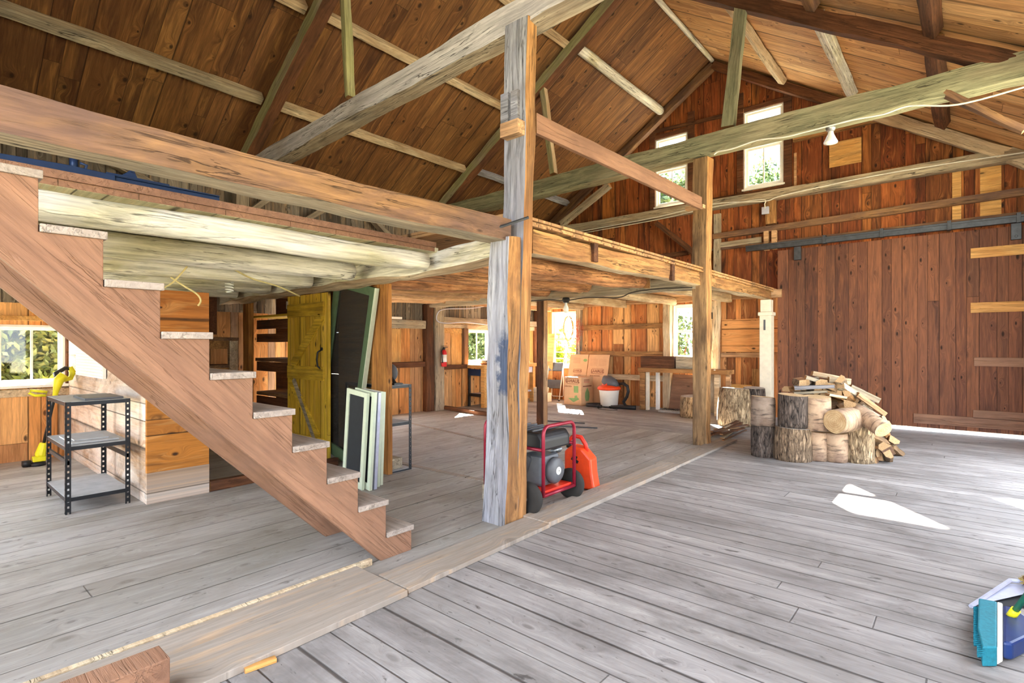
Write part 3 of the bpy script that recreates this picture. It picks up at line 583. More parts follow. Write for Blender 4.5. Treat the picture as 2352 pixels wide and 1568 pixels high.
# struts
def strut(lab, Y, a, q, w, d, mat, seed, mat2=None):
    p, r_ = onY(*a, Y), onY(*q, Y); timber('strut', lab, 'strut', p, r_, d, w, mat, .006, up=(1, 0, 0), seed=seed, mat2=mat2, side=(1, 0, 0))
strut('green leaning strut from middle tie beam up to the right roof slope', 7.6, (1673, 292), (1708, -40), .17, .12, 'green', 151)
strut('slim green strut behind the front post, middle truss left side', 7.6, (1272, 400), (1248, 205), .10, .1, 'moss', 152, 'pale')
strut('slim upright strut on the grey tie beam, upper left', 3.45, (804, 225), (792, -30), .09, .09, 'moss', 153)
# braces in the eaves
def brace(lab, p, q, w, d, mat, seed, up=(0, 0, 1)): timber('brace', lab, 'brace', p, q, w, d, mat, .007, up=up, seed=seed)
brace('mossy diagonal brace from loft to eaves behind the front post', onY(1290, 515, 10.9), onY(1400, 425, 10.9), .14, .14, 'greywarm', 161)
brace('diagonal brown brace beneath the gable tie beam, left of middle post', onY(1508, 512, 11.2), onY(1600, 585, 11.2), .1, .12, 'dark', 162, (0, 1, 0))
brace('slim brown diagonal brace at the right end of the green tie beam', onY(2170, 213, 7.55), onY(2352, 300, 7.55), .07, .09, 'brown', 163, (0, 1, 0))
for k, (a, q, lab) in enumerate((((300, 397), (365, 432), 'grey knee brace above the blue jack, far left eaves'), ((700, 505), (740, 482), 'short grey knee brace above the loft deck, middle'), ((860, 508), (890, 540), 'short grey knee brace nearest the front post'), ((610, 460), (640, 440), 'short grey knee brace left of the eaves post'))):
    a, q = onX(*a, -8.72), onX(*q, -8.72)
    if a.z > q.z: a, q = q, a
    d = (q - a) / (q.z - a.z); brace(lab, a + d * (2.40 - a.z), a + d * (3.9 - a.z), .09, .14, 'greywarm', 165 + k, (1, 0, 0))
for k, (px, lab) in enumerate(((555, 'grey eaves post seen under the long brown beam'), (1003, 'pale eaves post end near the cross beam'))):
    a = onX(px, 470, -8.75); timber('eaves_post', lab, 'post', (-8.8, a.y, 2.39), (-8.8, a.y, 4.15), .2, .2, 'greywarm', .006, up=(0, -1, 0), seed=170 + k)
timber('wall_plate', 'long grey wall plate along the top of the left wall', 'beam', (-8.78, YF, 4.1), (-8.78, 11.3, 4.12), .2, .2, 'green', .008, seed=175)
timber('wall_plate', 'wall plate along the top of the right wall', 'beam', (.98, YF, 4.0), (.98, 11.3, 4.0), .2, .2, 'greywarm', .008, seed=176)
# stairs ------------------------------------------------------------
SX = -2.97
nos = [onX(*q, SX) for q in ((97, 392), (245, 533), (375, 651), (487, 763), (586, 853), (676, 938), (755, 1013), (826, 1083), (890, 1146), (948, 1203))]
NS = [(v.y, v.z) for v in nos]; NS = [(NS[0][0] - .22, NS[0][1] + .0) if False else NS[0]] + NS[1:]
TT = .035
prof = [(NS[-1][0] - .012, 0.0)]
for i in range(len(NS) - 1, -1, -1):
    y, z = NS[i]; py = NS[i - 1][0] if i > 0 else .162
    prof += [(y - .012, z - TT), (py - .012, z - TT)]
fl = onX(875, 1287, SX); u0 = onX(0, 590, SX)
sl = (u0.z - 0) / (u0.y - fl.y); yl = .15
prof += [(yl, sl * (yl - fl.y)), (fl.y, 0.0)]
ST = empty('staircase', (SX - .36, 1.3, 0), 0, 'open wooden staircase with sawtooth stringers rising left to the loft', 'staircase')
def child(o, par): o.parent = par; o.matrix_parent_inverse = par.matrix_world.inverted(); return o
bpy.context.view_layer.update()
ang = atan2(-1, 1)
Rs = Matrix(((0, 0, 1), (cos(ang), -sin(ang), 0), (sin(ang), cos(ang), 0)))   # local x down the flight
def stringer(x0, t, pr, lab=None):
    b = MB(); o0 = Vector((x0, pr[0][0], pr[0][1])); iv = Rs.transposed()
    pts = [iv @ (Vector((x0, y, z)) - o0) for y, z in pr]; d = iv @ Vector((-t, 0, 0)); b.prism(pts, d)
    o = b.build('stringer', 'fresh', None, o0, R=Rs, bevel=.003); child(o, ST)
    if lab: o['label'] = lab
    return o
stringer(SX, .04, prof)
f0, f1 = onX(735, 1228, -3.70), onX(770, 1222, -3.70)
prof2 = [(y, z) for y, z in prof]
stringer(-3.66, .04, [(y - (.0), z) for y, z in prof2])
for i, (y, z) in enumerate(NS):
    py = NS[i - 1][0] if i else NS[0][0] - .22
    b = MB(); b.bb((SX + .012, py - .008, z - TT), (-3.71, y + .002, z)); child(b.build('tread', 'tread', None, bevel=.003), ST)
# ================================================================== WALL FURNITURE
def boxobj(name, a, q, mat, parent=None, bevel=.002, label=None, cat=None, group=None):
    b = MB(); b.bb(a, q); o = b.build(name, mat, parent, bevel=bevel)
    if label: tag(o, label, cat, group)
    return o
def cable(name, label, pts, r, mat, n=6, cat='cable', smooth=True, parent=None):
    # Catmull-Rom through the points
    P = [Vector(p) for p in pts]; Q = []
    for i in range(len(P) - 1):
        a, b_, c, d = P[max(0, i - 1)], P[i], P[i + 1], P[min(len(P) - 1, i + 2)]
        for k in range(6):
            t = k / 6; Q.append(.5 * ((2 * b_) + (c - a) * t + (2 * a - 5 * b_ + 4 * c - d) * t * t + (3 * b_ - a - 3 * c + d) * t ** 3))
    Q.append(P[-1]); b = MB(); b.tube(Q, r, n); o = b.build(name, mat, parent, smooth=True)
    if label: tag(o, label, cat)
    return o
# sliding barn door
D = MB(); D.bb((-2.78, 11.24, .055), (1.08, 11.285, 3.27)); door = struct(D.build('door_1', 'door_boards'))
def onwall(x0, y0, x1, y1, Y, d, mat, name, parent=None, **k):
    p, r_ = onY(x0, y0, Y), onY(x1, y1, Y); return boxobj(name, (p.x, Y - d, r_.z), (r_.x, Y, p.z), mat, parent, **k)
for i, (x0, z1, z0, mt) in enumerate(((.07, 2.98, 2.82, 'fresh_y'), (.07, 2.11, 1.95, 'fresh_y'), (.11, 1.24, 1.10, 'fresh'), (.10, .40, .27, 'fresh'), (-.66, .28, .12, 'fresh'))):
    b = MB(); b.bb((0, 0, 0), (1.06 - x0, .022, z1 - z0)); o = b.build('batten', mt, None, (x0, 11.217, z0), bevel=.002); child(o, door)
for px in (1832, 2334):
    p = onY(px, 575, 11.2); b = MB(); b.bb((p.x - .06, 11.17, 3.05), (p.x + .06, 11.238, 3.3)); b.tube([(p.x, 11.16, 3.1), (p.x, 11.17, 3.1)], .02, 8); child(b.build('hanger', 'iron', None, bevel=.006), door)
b = MB(); b.bb((-3.35, 11.15, 3.31), (1.08, 11.23, 3.40)); b.bb((-3.35, 11.13, 3.385), (1.08, 11.15, 3.42))
tr = tag(b.build('door_track', 'iron', bevel=.004), 'dark iron sliding door track along the gable wall', 'door track')
for px in (1893, 2025, 2180, 2340):
    p = onY(px, 560, 11.14); boxobj('bracket', (p.x - .025, 11.12, 3.30), (p.x + .025, 11.24, 3.45), 'iron', tr)
timber('girt', 'thin tan rail directly above the iron door track', 'beam', (-4.1, 11.36, 3.455), (1.05, 11.36, 3.47), .07, .05, 'brown', .002, seed=201)
timber('girt', 'brown wall rail between the gable tie beam and the door track', 'beam', (-4.05, 11.33, 3.72), (1.05, 11.33, 3.80), .12, .12, 'brown', .004, seed=202)
timber('girt', 'short grey wall rail beside the middle post above the track', 'beam', (-4.0, 11.36, 3.53), (-3.1, 11.36, 3.55), .06, .11, 'greywarm', .003, seed=203)
timber('girt', 'short brown rail on the gable wall, left of the middle post', 'beam', (-6.2, 11.35, 3.40), (-4.6, 11.35, 3.46), .08, .09, 'dark', .003, seed=204)
timber('stud', 'pale grey stud beside the middle post on the gable wall', 'post', (-3.98, 11.35, 2.6), (-3.98, 11.35, 4.2), .14, .07, 'greywarm', .003, up=(0, -1, 0), seed=205)
timber('stud', 'orange-brown short stud under the junction box', 'post', (-2.92, 11.33, 3.83), (-2.92, 11.33, 4.33), .18, .1, 'orange', .003, up=(0, -1, 0), seed=206)
onwall(1757, 533, 1768, 575, 11.36, .1, 'tan_log', 'stop_block', label='left small orange stop block above the door track', cat='block')
onwall(1775, 531, 1786, 572, 11.36, .1, 'tan_log', 'stop_block', label='right small orange stop block above the door track', cat='block')
onwall(1905, 330, 1979, 372, 11.38, .02, 'fresh_y', 'plywood_square', label='plain rectangular plywood piece nailed on the gable wall below the bulb', cat='board')
onwall(2187, 396, 2208, 514, 11.398, .012, 'fresh_y', 'patch_board', label='narrow bright yellow patch board high on the gable wall', cat='board')
onwall(2251, 384, 2300, 508, 11.398, .012, 'fresh_y', 'patch_board', label='wide bright yellow patch board at the right of the gable wall', cat='board')
onwall(1824, 352, 1830, 425, 11.398, .02, 'tan_log', 'batten_strip', label='short vertical light strip right of the high window', cat='board')
timber('girt', 'tan rail piece on the gable wall above the plywood square', 'beam', onY(1822, 322, 11.36), onY(2040, 268, 11.36), .08, .09, 'orange', .003, seed=207)
timber('girt', 'thin red-brown rail over both high windows', 'beam', onY(1500, 303, 11.37), onY(1708, 255, 11.37), .05, .07, 'dark', .002, seed=208)
# conduit on the gable tie beam
def Yp(pts, Y): return [onY(x, y, Y) for x, y in pts]
cable('conduit', 'white cable running along the gable tie beam, upper line', Yp([(1312, 535), (1500, 500), (1640, 468), (1755, 462), (1800, 448), (2000, 405), (2200, 372), (2352, 350)], 11.16), .011, 'cable')
cable('conduit', 'white cable running along the gable tie beam, lower line', Yp([(1310, 540), (1500, 506), (1640, 475), (1748, 458), (1756, 470), (1757, 480)], 11.155), .009, 'cable')
o = onwall(1751, 477, 1767, 491, 11.26, .05, 'lavender', 'junction_box', label='small grey junction box under the gable tie beam', cat='junction box')
cable('conduit', 'white looping cable under the green tie beam from post to bulb', Yp([(1640, 355), (1650, 348), (1680, 342), (1740, 322), (1800, 315), (1850, 303), (1900, 290), (1960, 275), (2030, 262), (2090, 243), (2200, 240), (2352, 200)], 7.44), .010, 'cable')
# ---- bulbs
def bulb_at(p, label, kind='std', sc=1.0, hmat='blackp'):
    t = empty('light_bulb', p, 0, label, 'light bulb'); b = MB(); b.lathe([(.035, .0), (.045, -.02), (.045, -.035), (.03, -.06)], (0, 0, 0), 14); b.build('socket', hmat, t, smooth=True)
    b = MB()
    if kind == 'flood': b.lathe([(.022, -.05), (.028, -.09), (.045, -.13), (.062, -.165), (.06, -.175), (.03, -.18)], (0, 0, 0), 18)
    elif kind == 'cfl':
        b.lathe([(.022, -.05), (.026, -.085), (.02, -.09)], (0, 0, 0), 12)
        b.tube([(.026 * cos(a * .5), .026 * sin(a * .5), -.09 - a * .0017) for a in range(0, 46)], .007, 6)
    else: b.lathe([(.014, -.05), (.016, -.085), (.028, -.11), (.033, -.135), (.027, -.16), (.01, -.172)], (0, 0, 0), 16)
    b.build('glass_bulb', 'bulb', t, smooth=True); t.scale = (sc,) * 3; return t
bulb_at(onY(1908, 288, 7.5), 'silver flood bulb hanging below the green tie beam', 'flood', 1.25, 'steel')
bulb_at(onY(1300, 683, 7.5), 'clear bulb hanging under the brown loft cross beam', 'std', 1.5)
bulb_at(Vector((-6.42, 2.52, 2.30)), 'spiral energy saving bulb under the near loft', 'cfl', 1.5)
cable('cable', 'dark cable looping below the brown loft cross beam', Yp([(1205, 692), (1240, 690), (1262, 688), (1300, 690), (1350, 683), (1420, 683), (1450, 672), (1500, 664), (1590, 660)], 7.45), .010, 'dcable')
cable('cable', 'yellowed cord end hanging left of the spiral bulb', [onX(360, 668, -5.3), onX(395, 650, -5.3), onX(430, 612, -5.3)], .008, 'ycable')
cable('cable', 'yellowed cord curling down over the orange closet boards', [onX(392, 636, -5.45), onX(420, 655, -5.45), onX(452, 675, -5.45), onX(461, 690, -5.45), onX(455, 702, -5.45)], .008, 'ycable')
cable('cable', 'yellowed cord stretched from log joist to plank door', [onX(537, 618, -5.4), onX(580, 640, -5.6), onX(640, 658, -5.8), onX(688, 680, -6.0)], .009, 'ycable')
# ================================================================== BACK WALL, LOWER
def girt(lab, x0, x1, z, h, mat='tan_log', d=.09, sd=0): timber('girt', lab, 'beam', (x0, YB - d / 2, z), (x1, YB - d / 2, z + .01), d, h, mat, .004, seed=sd)
girt('tan wall rail between the two far windows, upper', -7.36, -5.18, 1.86, .12, 'orange', .08, 210)
girt('tan wall rail between the two far windows, sill height', -7.45, -5.18, 1.21, .12, 'orange', .1, 211)
girt('pale wall rail low on the far wall behind the workbench', -6.7, -5.18, .66, .13, 'pale', .1, 212)
girt('thin rail between far stud and white column', -3.9, -2.95, 1.22, .09, 'tan_log', .07, 213)
def stud(lab, x0, x1, z0, z1, mat, d=.1, sd=0, amp=.008): timber('stud', lab, 'post', ((x0 + x1) / 2, YB - d / 2, z0), ((x0 + x1) / 2, YB - d / 2, z1), x1 - x0, d, mat, amp, up=(0, -1, 0), seed=sd)
stud('pale crooked stud left of the right far window', -5.16, -4.99, 0, 2.36, 'pale', .14, 214)
stud('wide pale stud with a dark slot right of the far window', -4.2, -3.92, 0, 2.36, 'pale', .16, 215)
boxobj('slot', (-4.09, YB - .165, 1.98), (-4.04, YB - .158, 2.12), 'blackp', None, label='dark slot cut in the wide pale stud', cat='slot')
stud('grey jamb stud right of the left far window', -7.50, -7.38, .8, 2.36, 'greywarm', .12, 216)
stud('dark corner stud at the far left corner', -8.88, -8.74, 0, 2.36, 'dark', .1, 217)
stud('brown stud beneath the left far window, right side', -7.52, -7.40, 0, .8, 'dark', .08, 218)
stud('orange stud just left of the white column', -3.28, -3.12, 0, .95, 'orange', .08, 219)
P_ = boards('horizontal_pine_boards', ['#c98a50', '#d69a60', '#bd7c44'], .22, 2, 0, 9, .3, stain=.3, streak=.25, knots=.9)
boxobj('pine_panel', (-3.9, YB - .025, 1.28), (-2.8, YB - .001, 1.97), P_, None, label='panel of horizontal knotty pine boards left of the white column', cat='panel')
boxobj('cardboard_sheet', (-3.8, YB - .06, 0), (-3.2, YB - .045, .62), 'fresh_y', None, label='plain tan sheet standing behind the big stump', cat='sheet')
# white column
cl = empty('porch_column', (-2.93, 11.06, 0), 0, 'square cream painted column with cap holding up the loft corner', 'column')
w = .105; b = MB(); b.bb((-w, -w, 0), (w, w, 2.0)); b.build('shaft', 'offwhite', cl, bevel=.006)
b = MB(); b.bb((-w - .025, -w - .025, 2.0), (w + .025, w + .025, 2.07)); b.bb((-w + .01, -w + .01, 2.07), (w - .01, w - .01, 2.31)); b.build('cap', 'offwhite', cl, bevel=.012)
b = MB(); b.bb((-.03, -w - .006, 1.72), (.005, -w - .001, 1.92)); b.build('slot_plate', 'dkgrey', cl)
# ================================================================== LEFT WALL, FAR PART
def lgirt(lab, y0, y1, z, h, mat, d=.1, sd=0): timber('girt', lab, 'beam', (XL + d / 2, y0, z), (XL + d / 2, y1, z), d, h, mat, .006, seed=sd)
lgirt('light rough wall rail right of the brown plank post', 4.6, 7.42, 1.86, .17, 'greywarm', .14, 220)
lgirt('red-brown wall rail at waist height left of the extinguisher', 6.3, 7.42, 1.02, .12, 'dark', .12, 221)
lgirt('rough pale header with cable over the small left window', 7.95, 11.3, 1.99, .13, 'greywarm', .13, 222)
lgirt('flat pale board just above the small left window', 7.95, 11.3, 1.86, .09, 'pale', .06, 223)
lgirt('red-brown rail at waist height right of the extinguisher', 7.95, 8.78, .93, .1, 'dark', .08, 224)
def lstud(lab, y0, y1, z0, z1, mat, d=.12, sd=0): timber('stud', lab, 'post', (XL + d / 2, (y0 + y1) / 2, z0), (XL + d / 2, (y0 + y1) / 2, z1), y1 - y0, d, mat, .008, up=(1, 0, 0), seed=sd)
lstud('dark brown stud left of the fire extinguisher', 7.45, 7.66, 0, 2.3, 'dark', .14, 225)
lstud('lighter stud with notch behind the fire extinguisher', 7.68, 7.92, 0, 2.3, 'greywarm', .16, 226)
lstud('pale frame board left of the orange hatch', 7.95, 8.03, .98, 1.82, 'pale', .06, 227)
lstud('brown frame board between hatch and small window', 8.62, 8.76, .98, 1.82, 'brown', .08, 228)
lstud('brown frame board right of the small window', 9.57, 9.66, .98, 1.82, 'orange', .08, 229)
boxobj('hatch_board', (XL, 8.05, 1.7), (XL + .03, 8.6, 1.80), 'fresh_y', None, label='short orange board across the top of the hatch', cat='board')
lstud('bright orange board in the hatch', 8.28, 8.6, .98, 1.7, 'fresh_y', .02, 231)
lstud('bright orange wall board left of the dark stud', 6.55, 6.86, 1.08, 1.76, 'fresh_y', .012, 232)
boxobj('white_strip', (XL + .14, 5.9, 1.955), (XL + .2, 6.75, 2.0), 'white', None, label='long white strip lying on the light wall rail', cat='strip')
cable('cable', 'grey cable looping over the small left window header', [onX(x, y, -8.68) for x, y in ((1130, 700), (1080, 708), (1020, 710), (1004, 722), (1006, 738), (1030, 742), (1070, 740), (1128, 747))], .011, 'lavender')
# fire extinguisher
e = empty('fire_extinguisher', (-8.67, 7.86, .96), 0, 'small red fire extinguisher with white label on the stud', 'fire extinguisher')
b = MB(); b.lathe([(.055, 0), (.062, .02), (.062, .30), (.045, .35), (.02, .37)], (0, 0, 0), 18); b.build('tank', 'ext_red', e, smooth=True)
b = MB(); b.lathe([(.064, .1), (.064, .26)], (0, 0, 0), 18); b.build('paper_label', 'white', e, smooth=True)
b = MB(); b.bb((-.02, -.025, .37), (.02, .025, .41)); b.bb((-.015, -.02, .41), (.015, .10, .425)); b.bb((-.015, -.02, .44), (.015, .09, .452)); b.build('valve', 'blackp', e, bevel=.003)
b = MB(); b.tube([(0, -.03, .39), (.02, -.09, .34), (.03, -.085, .2), (.03, -.075, .08)], .012, 8); b.build('hose', 'blackp', e, smooth=True)
# ================================================================== CLOSET
HB = boards('horizontal_whitewashed_boards', ['#b59a84', '#d3c4b4', '#c7a488', '#e0d6ca', '#9c8068'], .27, 2, 0, 9, .4, stain=.6, streak=.4, knots=.6, staincol='#8a6040', dirt=('#efe6dc', .6))
HO = boards('horizontal_orange_boards', ['#a5652c', '#b9762f', '#8a5426'], .24, 2, 1, 9, .7, stain=.5, streak=.35, knots=.9)
boxobj('partition', (-8.88, 1.50, 0), (-5.66, 1.54, 1.93), HB, None, label='whitewashed horizontal board partition behind the black shelf', cat='partition')
boxobj('partition', (-5.66, 1.50, .28), (-5.62, 2.02, 1.95), HO, None, label='narrow orange board end wall of the closet', cat='partition')
boxobj('base_board', (-5.66, 1.497, 0), (-5.615, 2.02, .28), HB, None, label='wide pale board at the foot of the closet end wall', cat='board')
timber('ledger', 'low brown sill board across the closet opening', 'board', (-5.66, 2.03, .05), (-5.7, 3.45, .05), .08, .1, 'dark', .003, seed=240)
boxobj('partition', (-6.0, 3.66, 0), (-5.12, 3.70, 2.2), 'fresh_y', None, label='light wooden partition behind the leaning screen door', cat='partition')
timber('plank_post', 'wide honey brown plank post behind the stacked window screens', 'post', (-5.0, 3.60, 0), (-5.03, 3.60, 2.12), .31, .06, 'honey', .003, up=(0, -1, 0), seed=241)
timber('closet_post', 'brown post standing left of the closet shelves', 'post', (-8.22, 3.5, 0), (-8.22, 3.5, 2.2), .17, .08, 'honey', .003, up=(0, -1, 0), seed=242)
for k, (z, h, x0, mt, lab, d) in enumerate(((1.86, .03, -8.2, 'olive', 'yellowish top shelf board inside the closet', .4), (1.74, .13, -8.1, 'dark', 'brown rail below the top closet shelf', .04), (1.54, .12, -8.1, 'dark', 'brown rail above the bright gap in the closet', .04), (1.22, .05, -8.15, 'brown', 'middle shelf board inside the closet', .45), (1.12, .14, -8.1, 'dark', 'brown rail under the middle closet shelf', .04), (.72, .05, -8.1, 'brown', 'low shelf board inside the closet', .5), (.58, .2, -8.1, 'dark', 'deep brown rail under the low closet shelf', .04))):
    timber('closet_shelf', lab, 'shelf', (x0, 3.62 + d / 2 - .05, z), (-6.75, 3.62 + d / 2 - .05, z), d, h, mt, .002, seed=250 + k)
timber('closet_post', 'dark upright at the right side of the closet shelves', 'post', (-7.05, 3.75, 0), (-7.05, 3.75, 2.2), .3, .06, 'dark', .003, up=(0, -1, 0), seed=258)
boxobj('shade_boarding', (-8.6, 4.1, 1.62), (-6.0, 4.14, 2.3), 'dark', None, label='added dark boards standing for shade high behind the closet shelves', cat='partition')  # added dark backing, stands for the shade behind the shelf gaps
boxobj('shade_boarding', (-8.6, 4.1, 0), (-6.0, 4.14, 1.02), 'dark', None, label='added dark boards standing for shade low behind the closet shelves', cat='partition')
boxobj('shade_boarding', (-7.2, 4.1, 1.03), (-6.0, 4.14, 1.61), 'dark', None, label='added dark boards standing for shade beside the bright gap in the closet', cat='partition')
# frame bench along the left wall in the closet
tb = empty('closet_bench', (-8.6, 2.8, 0), 0, 'rough wooden bench with diagonal brace against the closet wall', 'bench')
for nm, a, q, mt in (('bench_top', (-.25, -.8, 1.50), (.25, .62, 1.55), 'brown'), ('apron', (.2, -.8, 1.38), (.24, .62, 1.5), 'orange'), ('shelf', (-.25, -.8, 1.1), (.25, .62, 1.14), 'brown'), ('leg', (.18, .48, 0), (.26, .6, 1.5), 'pale'), ('leg', (.18, -.8, 0), (.26, -.7, 1.5), 'pale'), ('rail', (.2, -.8, 1.0), (.24, .62, 1.1), 'orange')):
    b = MB(); b.bb(a, q); b.build(nm, mt, tb, bevel=.003)
b = MB(); b.tube([(.22, -.1, 1.4), (.22, .35, .95)], .045, 4); b.build('diagonal_brace', 'tan_log', tb)
boxobj('shade_panel', (XL + .01, 1.6, 1.6), (XL + .03, 3.3, 2.25), 'dark', None, label='added dark panel standing for shade above the closet bench', cat='panel')  # dark sheet added where the left wall only lies in shade
# yellow plank door
yd = empty('plank_door', (-6.88, 3.44, .02), 0, 'yellow-stained ledged and braced plank door with black handle', 'door')
OLB = boards('yellow_stained_planks', ['#d4ae30', '#e0bc42', '#c49c2a', '#e2b84c'], .17, 0, 2, 9, .35, gap='#4a3608', stain=.35, staincol='#86641c', streak=.35, knots=.9, rough=.6)
b = MB(); b.bb((0, 0, 0), (1.02, .03, 2.06)); b.build('planks', OLB, yd, bevel=.003)
for z in (1.78, .98, .1):
    b = MB(); b.bb((.03, -.024, z), (.93, 0, z + .17)); b.build('ledge', 'olive', yd, bevel=.004)
def diag(a, q, nm='diagonal_brace', mt='olive', w=.06):
    a, q = Vector(a), Vector(q); d = (q - a).normalized(); n_ = Vector((-d.z, 0, d.x)) * w; b = MB(); b.prism([a + n_, a - n_, q - n_, q + n_], (0, .022, 0)); b.build(nm, mt, yd, bevel=.003)
diag((.16, -.024, 1.16), (.88, -.024, 1.77)); diag((.10, -.024, .96), (.80, -.024, .28)); 
b = MB(); a_, q_ = Vector((.2, -.03, .97)), Vector((.75, -.03, .22)); d = (q_ - a_).normalized(); n_ = Vector((-d.z, 0, d.x)) * .03; b.prism([a_ + n_, a_ - n_, q_ - n_, q_ + n_], (0, .02, 0)); b.build('diagonal_brace', 'greywarm', yd)['label'] = 'thin grey diagonal stick'
b = MB(); b.tube([(.87, -.01, 1.36), (.855, -.05, 1.33), (.845, -.055, 1.24), (.855, -.05, 1.16), (.87, -.01, 1.12)], .011, 8); b.lathe([(.022, -.01), (.022, .01)], (.872, -.004, 1.37), 10, R=Matrix.Rotation(pi / 2, 3, 'X')); b.lathe([(.026, -.01), (.026, .01)], (.872, -.004, 1.10), 10, R=Matrix.Rotation(pi / 2, 3, 'X')); b.build('handle', 'blackp', yd, smooth=True)
b = MB(); b.bb((.873, -.02, 1.01), (.9, -.002, 1.15)); b.build('latch', 'blackp', yd, bevel=.004)
for z in (1.9, .2): b = MB(); b.bb((-.02, -.012, z), (.02, -.002, z + .1)); b.build('hinge', 'aluminium', yd)
# leaning screens: panel(name, x0 right foot, lean)
def screen_panel(name, label, cat, xr, Y, Wd, H, lean, th, fmat, edge, fill, grp=None, st=.07, mid=False):
    R = Matrix.Rotation(lean, 3, 'Y'); t = empty(name, (xr, Y, 0.003), 0, label, cat, grp, R=R)
    b = MB()
    for a, q in (((-Wd, 0, 0), (-Wd + st, th, H)), ((-st, 0, 0), (-.012, th, H)), ((-Wd + st, 0, H - st), (-st, th, H)), ((-Wd + st, 0, 0), (-st, th, st * 1.3))): b.bb(a, q)
    if mid: b.bb((-Wd + st, .002, H * .48), (-st, th - .002, H * .48 + st * .6))
    o = b.build('frame', fmat, t, bevel=.002)
    b = MB(); b.bb((-.012, -.002, 0), (.0, th + .002, H)); b.build('edge_strip', edge, t)
    b = MB(); b.bb((-Wd + st, th * .45, st), (-st, th * .55, H - st)); b.build('mesh_panel', fill, t)
    return t
screen_panel('screen_door', 'tall dark green screen door with white edge leaning between yellow door and plank post', 'screen door', -5.45, 3.50, .85, 2.12, radians(12.6), .05, 'dkgreen', 'palegreen', 'screen', st=.1)
for k, (px, py, lean, H, Wd, fm, lab) in enumerate(((831, 1127, 5.5, .97, .36, 'palegreen', 'front pale green window screen of the leaning stack, dark mesh showing'), (849, 1128, 5.0, .98, .34, 'palegreen', 'second window screen of the leaning stack'), (860, 1125, 4.3, .97, .3, 'lavender', 'third window screen of the leaning stack, grey edge'), (867, 1119, 3.6, .97, .3, 'white', 'fourth window screen of the leaning stack, white edge'), (874, 1115, 3.0, .96, .3, 'palegreen', 'last window screen of the leaning stack, next to the plank post'))):
    p = onZ(px, py); screen_panel('window_screen', lab, 'window screen', p.x, p.y, Wd, H, radians(lean), .028, fm, 'palegreen' if k != 2 else 'lavender', 'tarp', 'window screens leaning on the plank post', st=.05)
# ================================================================== BLACK SHELVES
def steel_shelf(label, p, Wd, Dp, H, zs, rz=0, slant=None, brace_at=None):
    t = empty('steel_shelf', p, rz, label, 'shelf')
    for x in (0, Wd):
        for y in (0, Dp):
            sx, sy = (1 if x == 0 else -1), (1 if y == 0 else -1); b = MB(); w = .038; th = .003
            n = int(H / .05); 
            # perforated angle: flange split round its holes
            def flange(ax):
                for k in range(n):
                    z0 = H * k / n; z1 = H * (k + 1) / n; hz = .018
                    for (u0, u1, za, zb) in ((0, .012, z0, z1), (.026, w, z0, z1), (.012, .026, z0 + hz, z1)):
                        if ax == 0: b.bb((x + sx * u0, y, za), (x + sx * u1, y + sy * th, zb))
                        else: b.bb((x, y + sy * u0, za), (x + sx * th, y + sy * u1, zb))
            flange(0); flange(1); b.build('leg', 'black', t)
    for z in zs:
        b = MB(); b.bb((.004, .004, z - .004), (Wd - .004, Dp - .004, z)); b.build('shelf_board', 'shelftop', t)
        b = MB()
        for a, q in (((.003, .003, z - .035), (Wd - .003, .006, z - .002)), ((.003, Dp - .006, z - .035), (Wd - .003, Dp - .003, z - .002)), ((.003, .003, z - .035), (.006, Dp - .003, z - .002)), ((Wd - .006, .003, z - .035), (Wd - .003, Dp - .003, z - .002))): b.bb(a, q)
        b.build('shelf_frame', 'black', t)
    return t
sh = steel_shelf('black perforated steel shelf with dusty boards near the stairs', (-6.66, .96, 0), .86, .46, .955, (.955, .575, .14))
for y in (.02, .44):
    b = MB(); b.bb((.0, y - .008, .42), (.86, y + .008, .455)); b.build('brace_bar', 'black', sh)
boxobj('flat_board', (-6.3, 1.1, .957), (-5.85, 1.38, .975), 'dkgrey', None, label='thin dark board lying on the top of the black shelf', cat='board')
for k, (a, q, lab) in enumerate((((-6.45, 1.02, .578), (-5.9, 1.36, .592), 'largest grey sheet on the middle shelf'), ((-6.35, 1.05, .593), (-5.98, 1.3, .604), 'smaller grey sheet topmost on the middle shelf'))):
    boxobj('grey_sheet', a, q, 'shelftop', None, label=lab, cat='sheet')
sh2 = steel_shelf('narrow black steel shelf behind the honey brown plank post', (-5.75, 3.6, 0), .87, .32, .985, (.985, .56, .02))
boxobj('wood_block', (-5.3, 3.66, .022), (-4.95, 3.84, .14), 'greywarm', None, label='grey wooden block on the bottom of the narrow black shelf', cat='block')
boxobj('dark_stick', (-5.3, 3.7, .142), (-5.0, 3.74, .165), 'dark', None, label='dark slat lying on the grey wooden block', cat='board')
t = empty('power_tool', (-5.03, 3.75, .986), 0, 'black disc tool with foot on top of the narrow black shelf', 'power tool')
b = MB(); b.lathe([(.02, -.02), (.11, -.02), (.115, 0), (.11, .02), (.02, .02)], (-.06, 0, .13), 22, R=Matrix.Rotation(pi / 2, 3, 'X') @ Matrix.Rotation(.5, 3, 'Y')); b.build('disc', 'dkgrey', t, smooth=True)
b = MB(); b.bb((-.02, -.06, 0), (.13, .06, .02)); b.tube([(-.06, 0, .13), (.06, 0, .02)], .018, 8); b.build('foot', 'blackp', t)
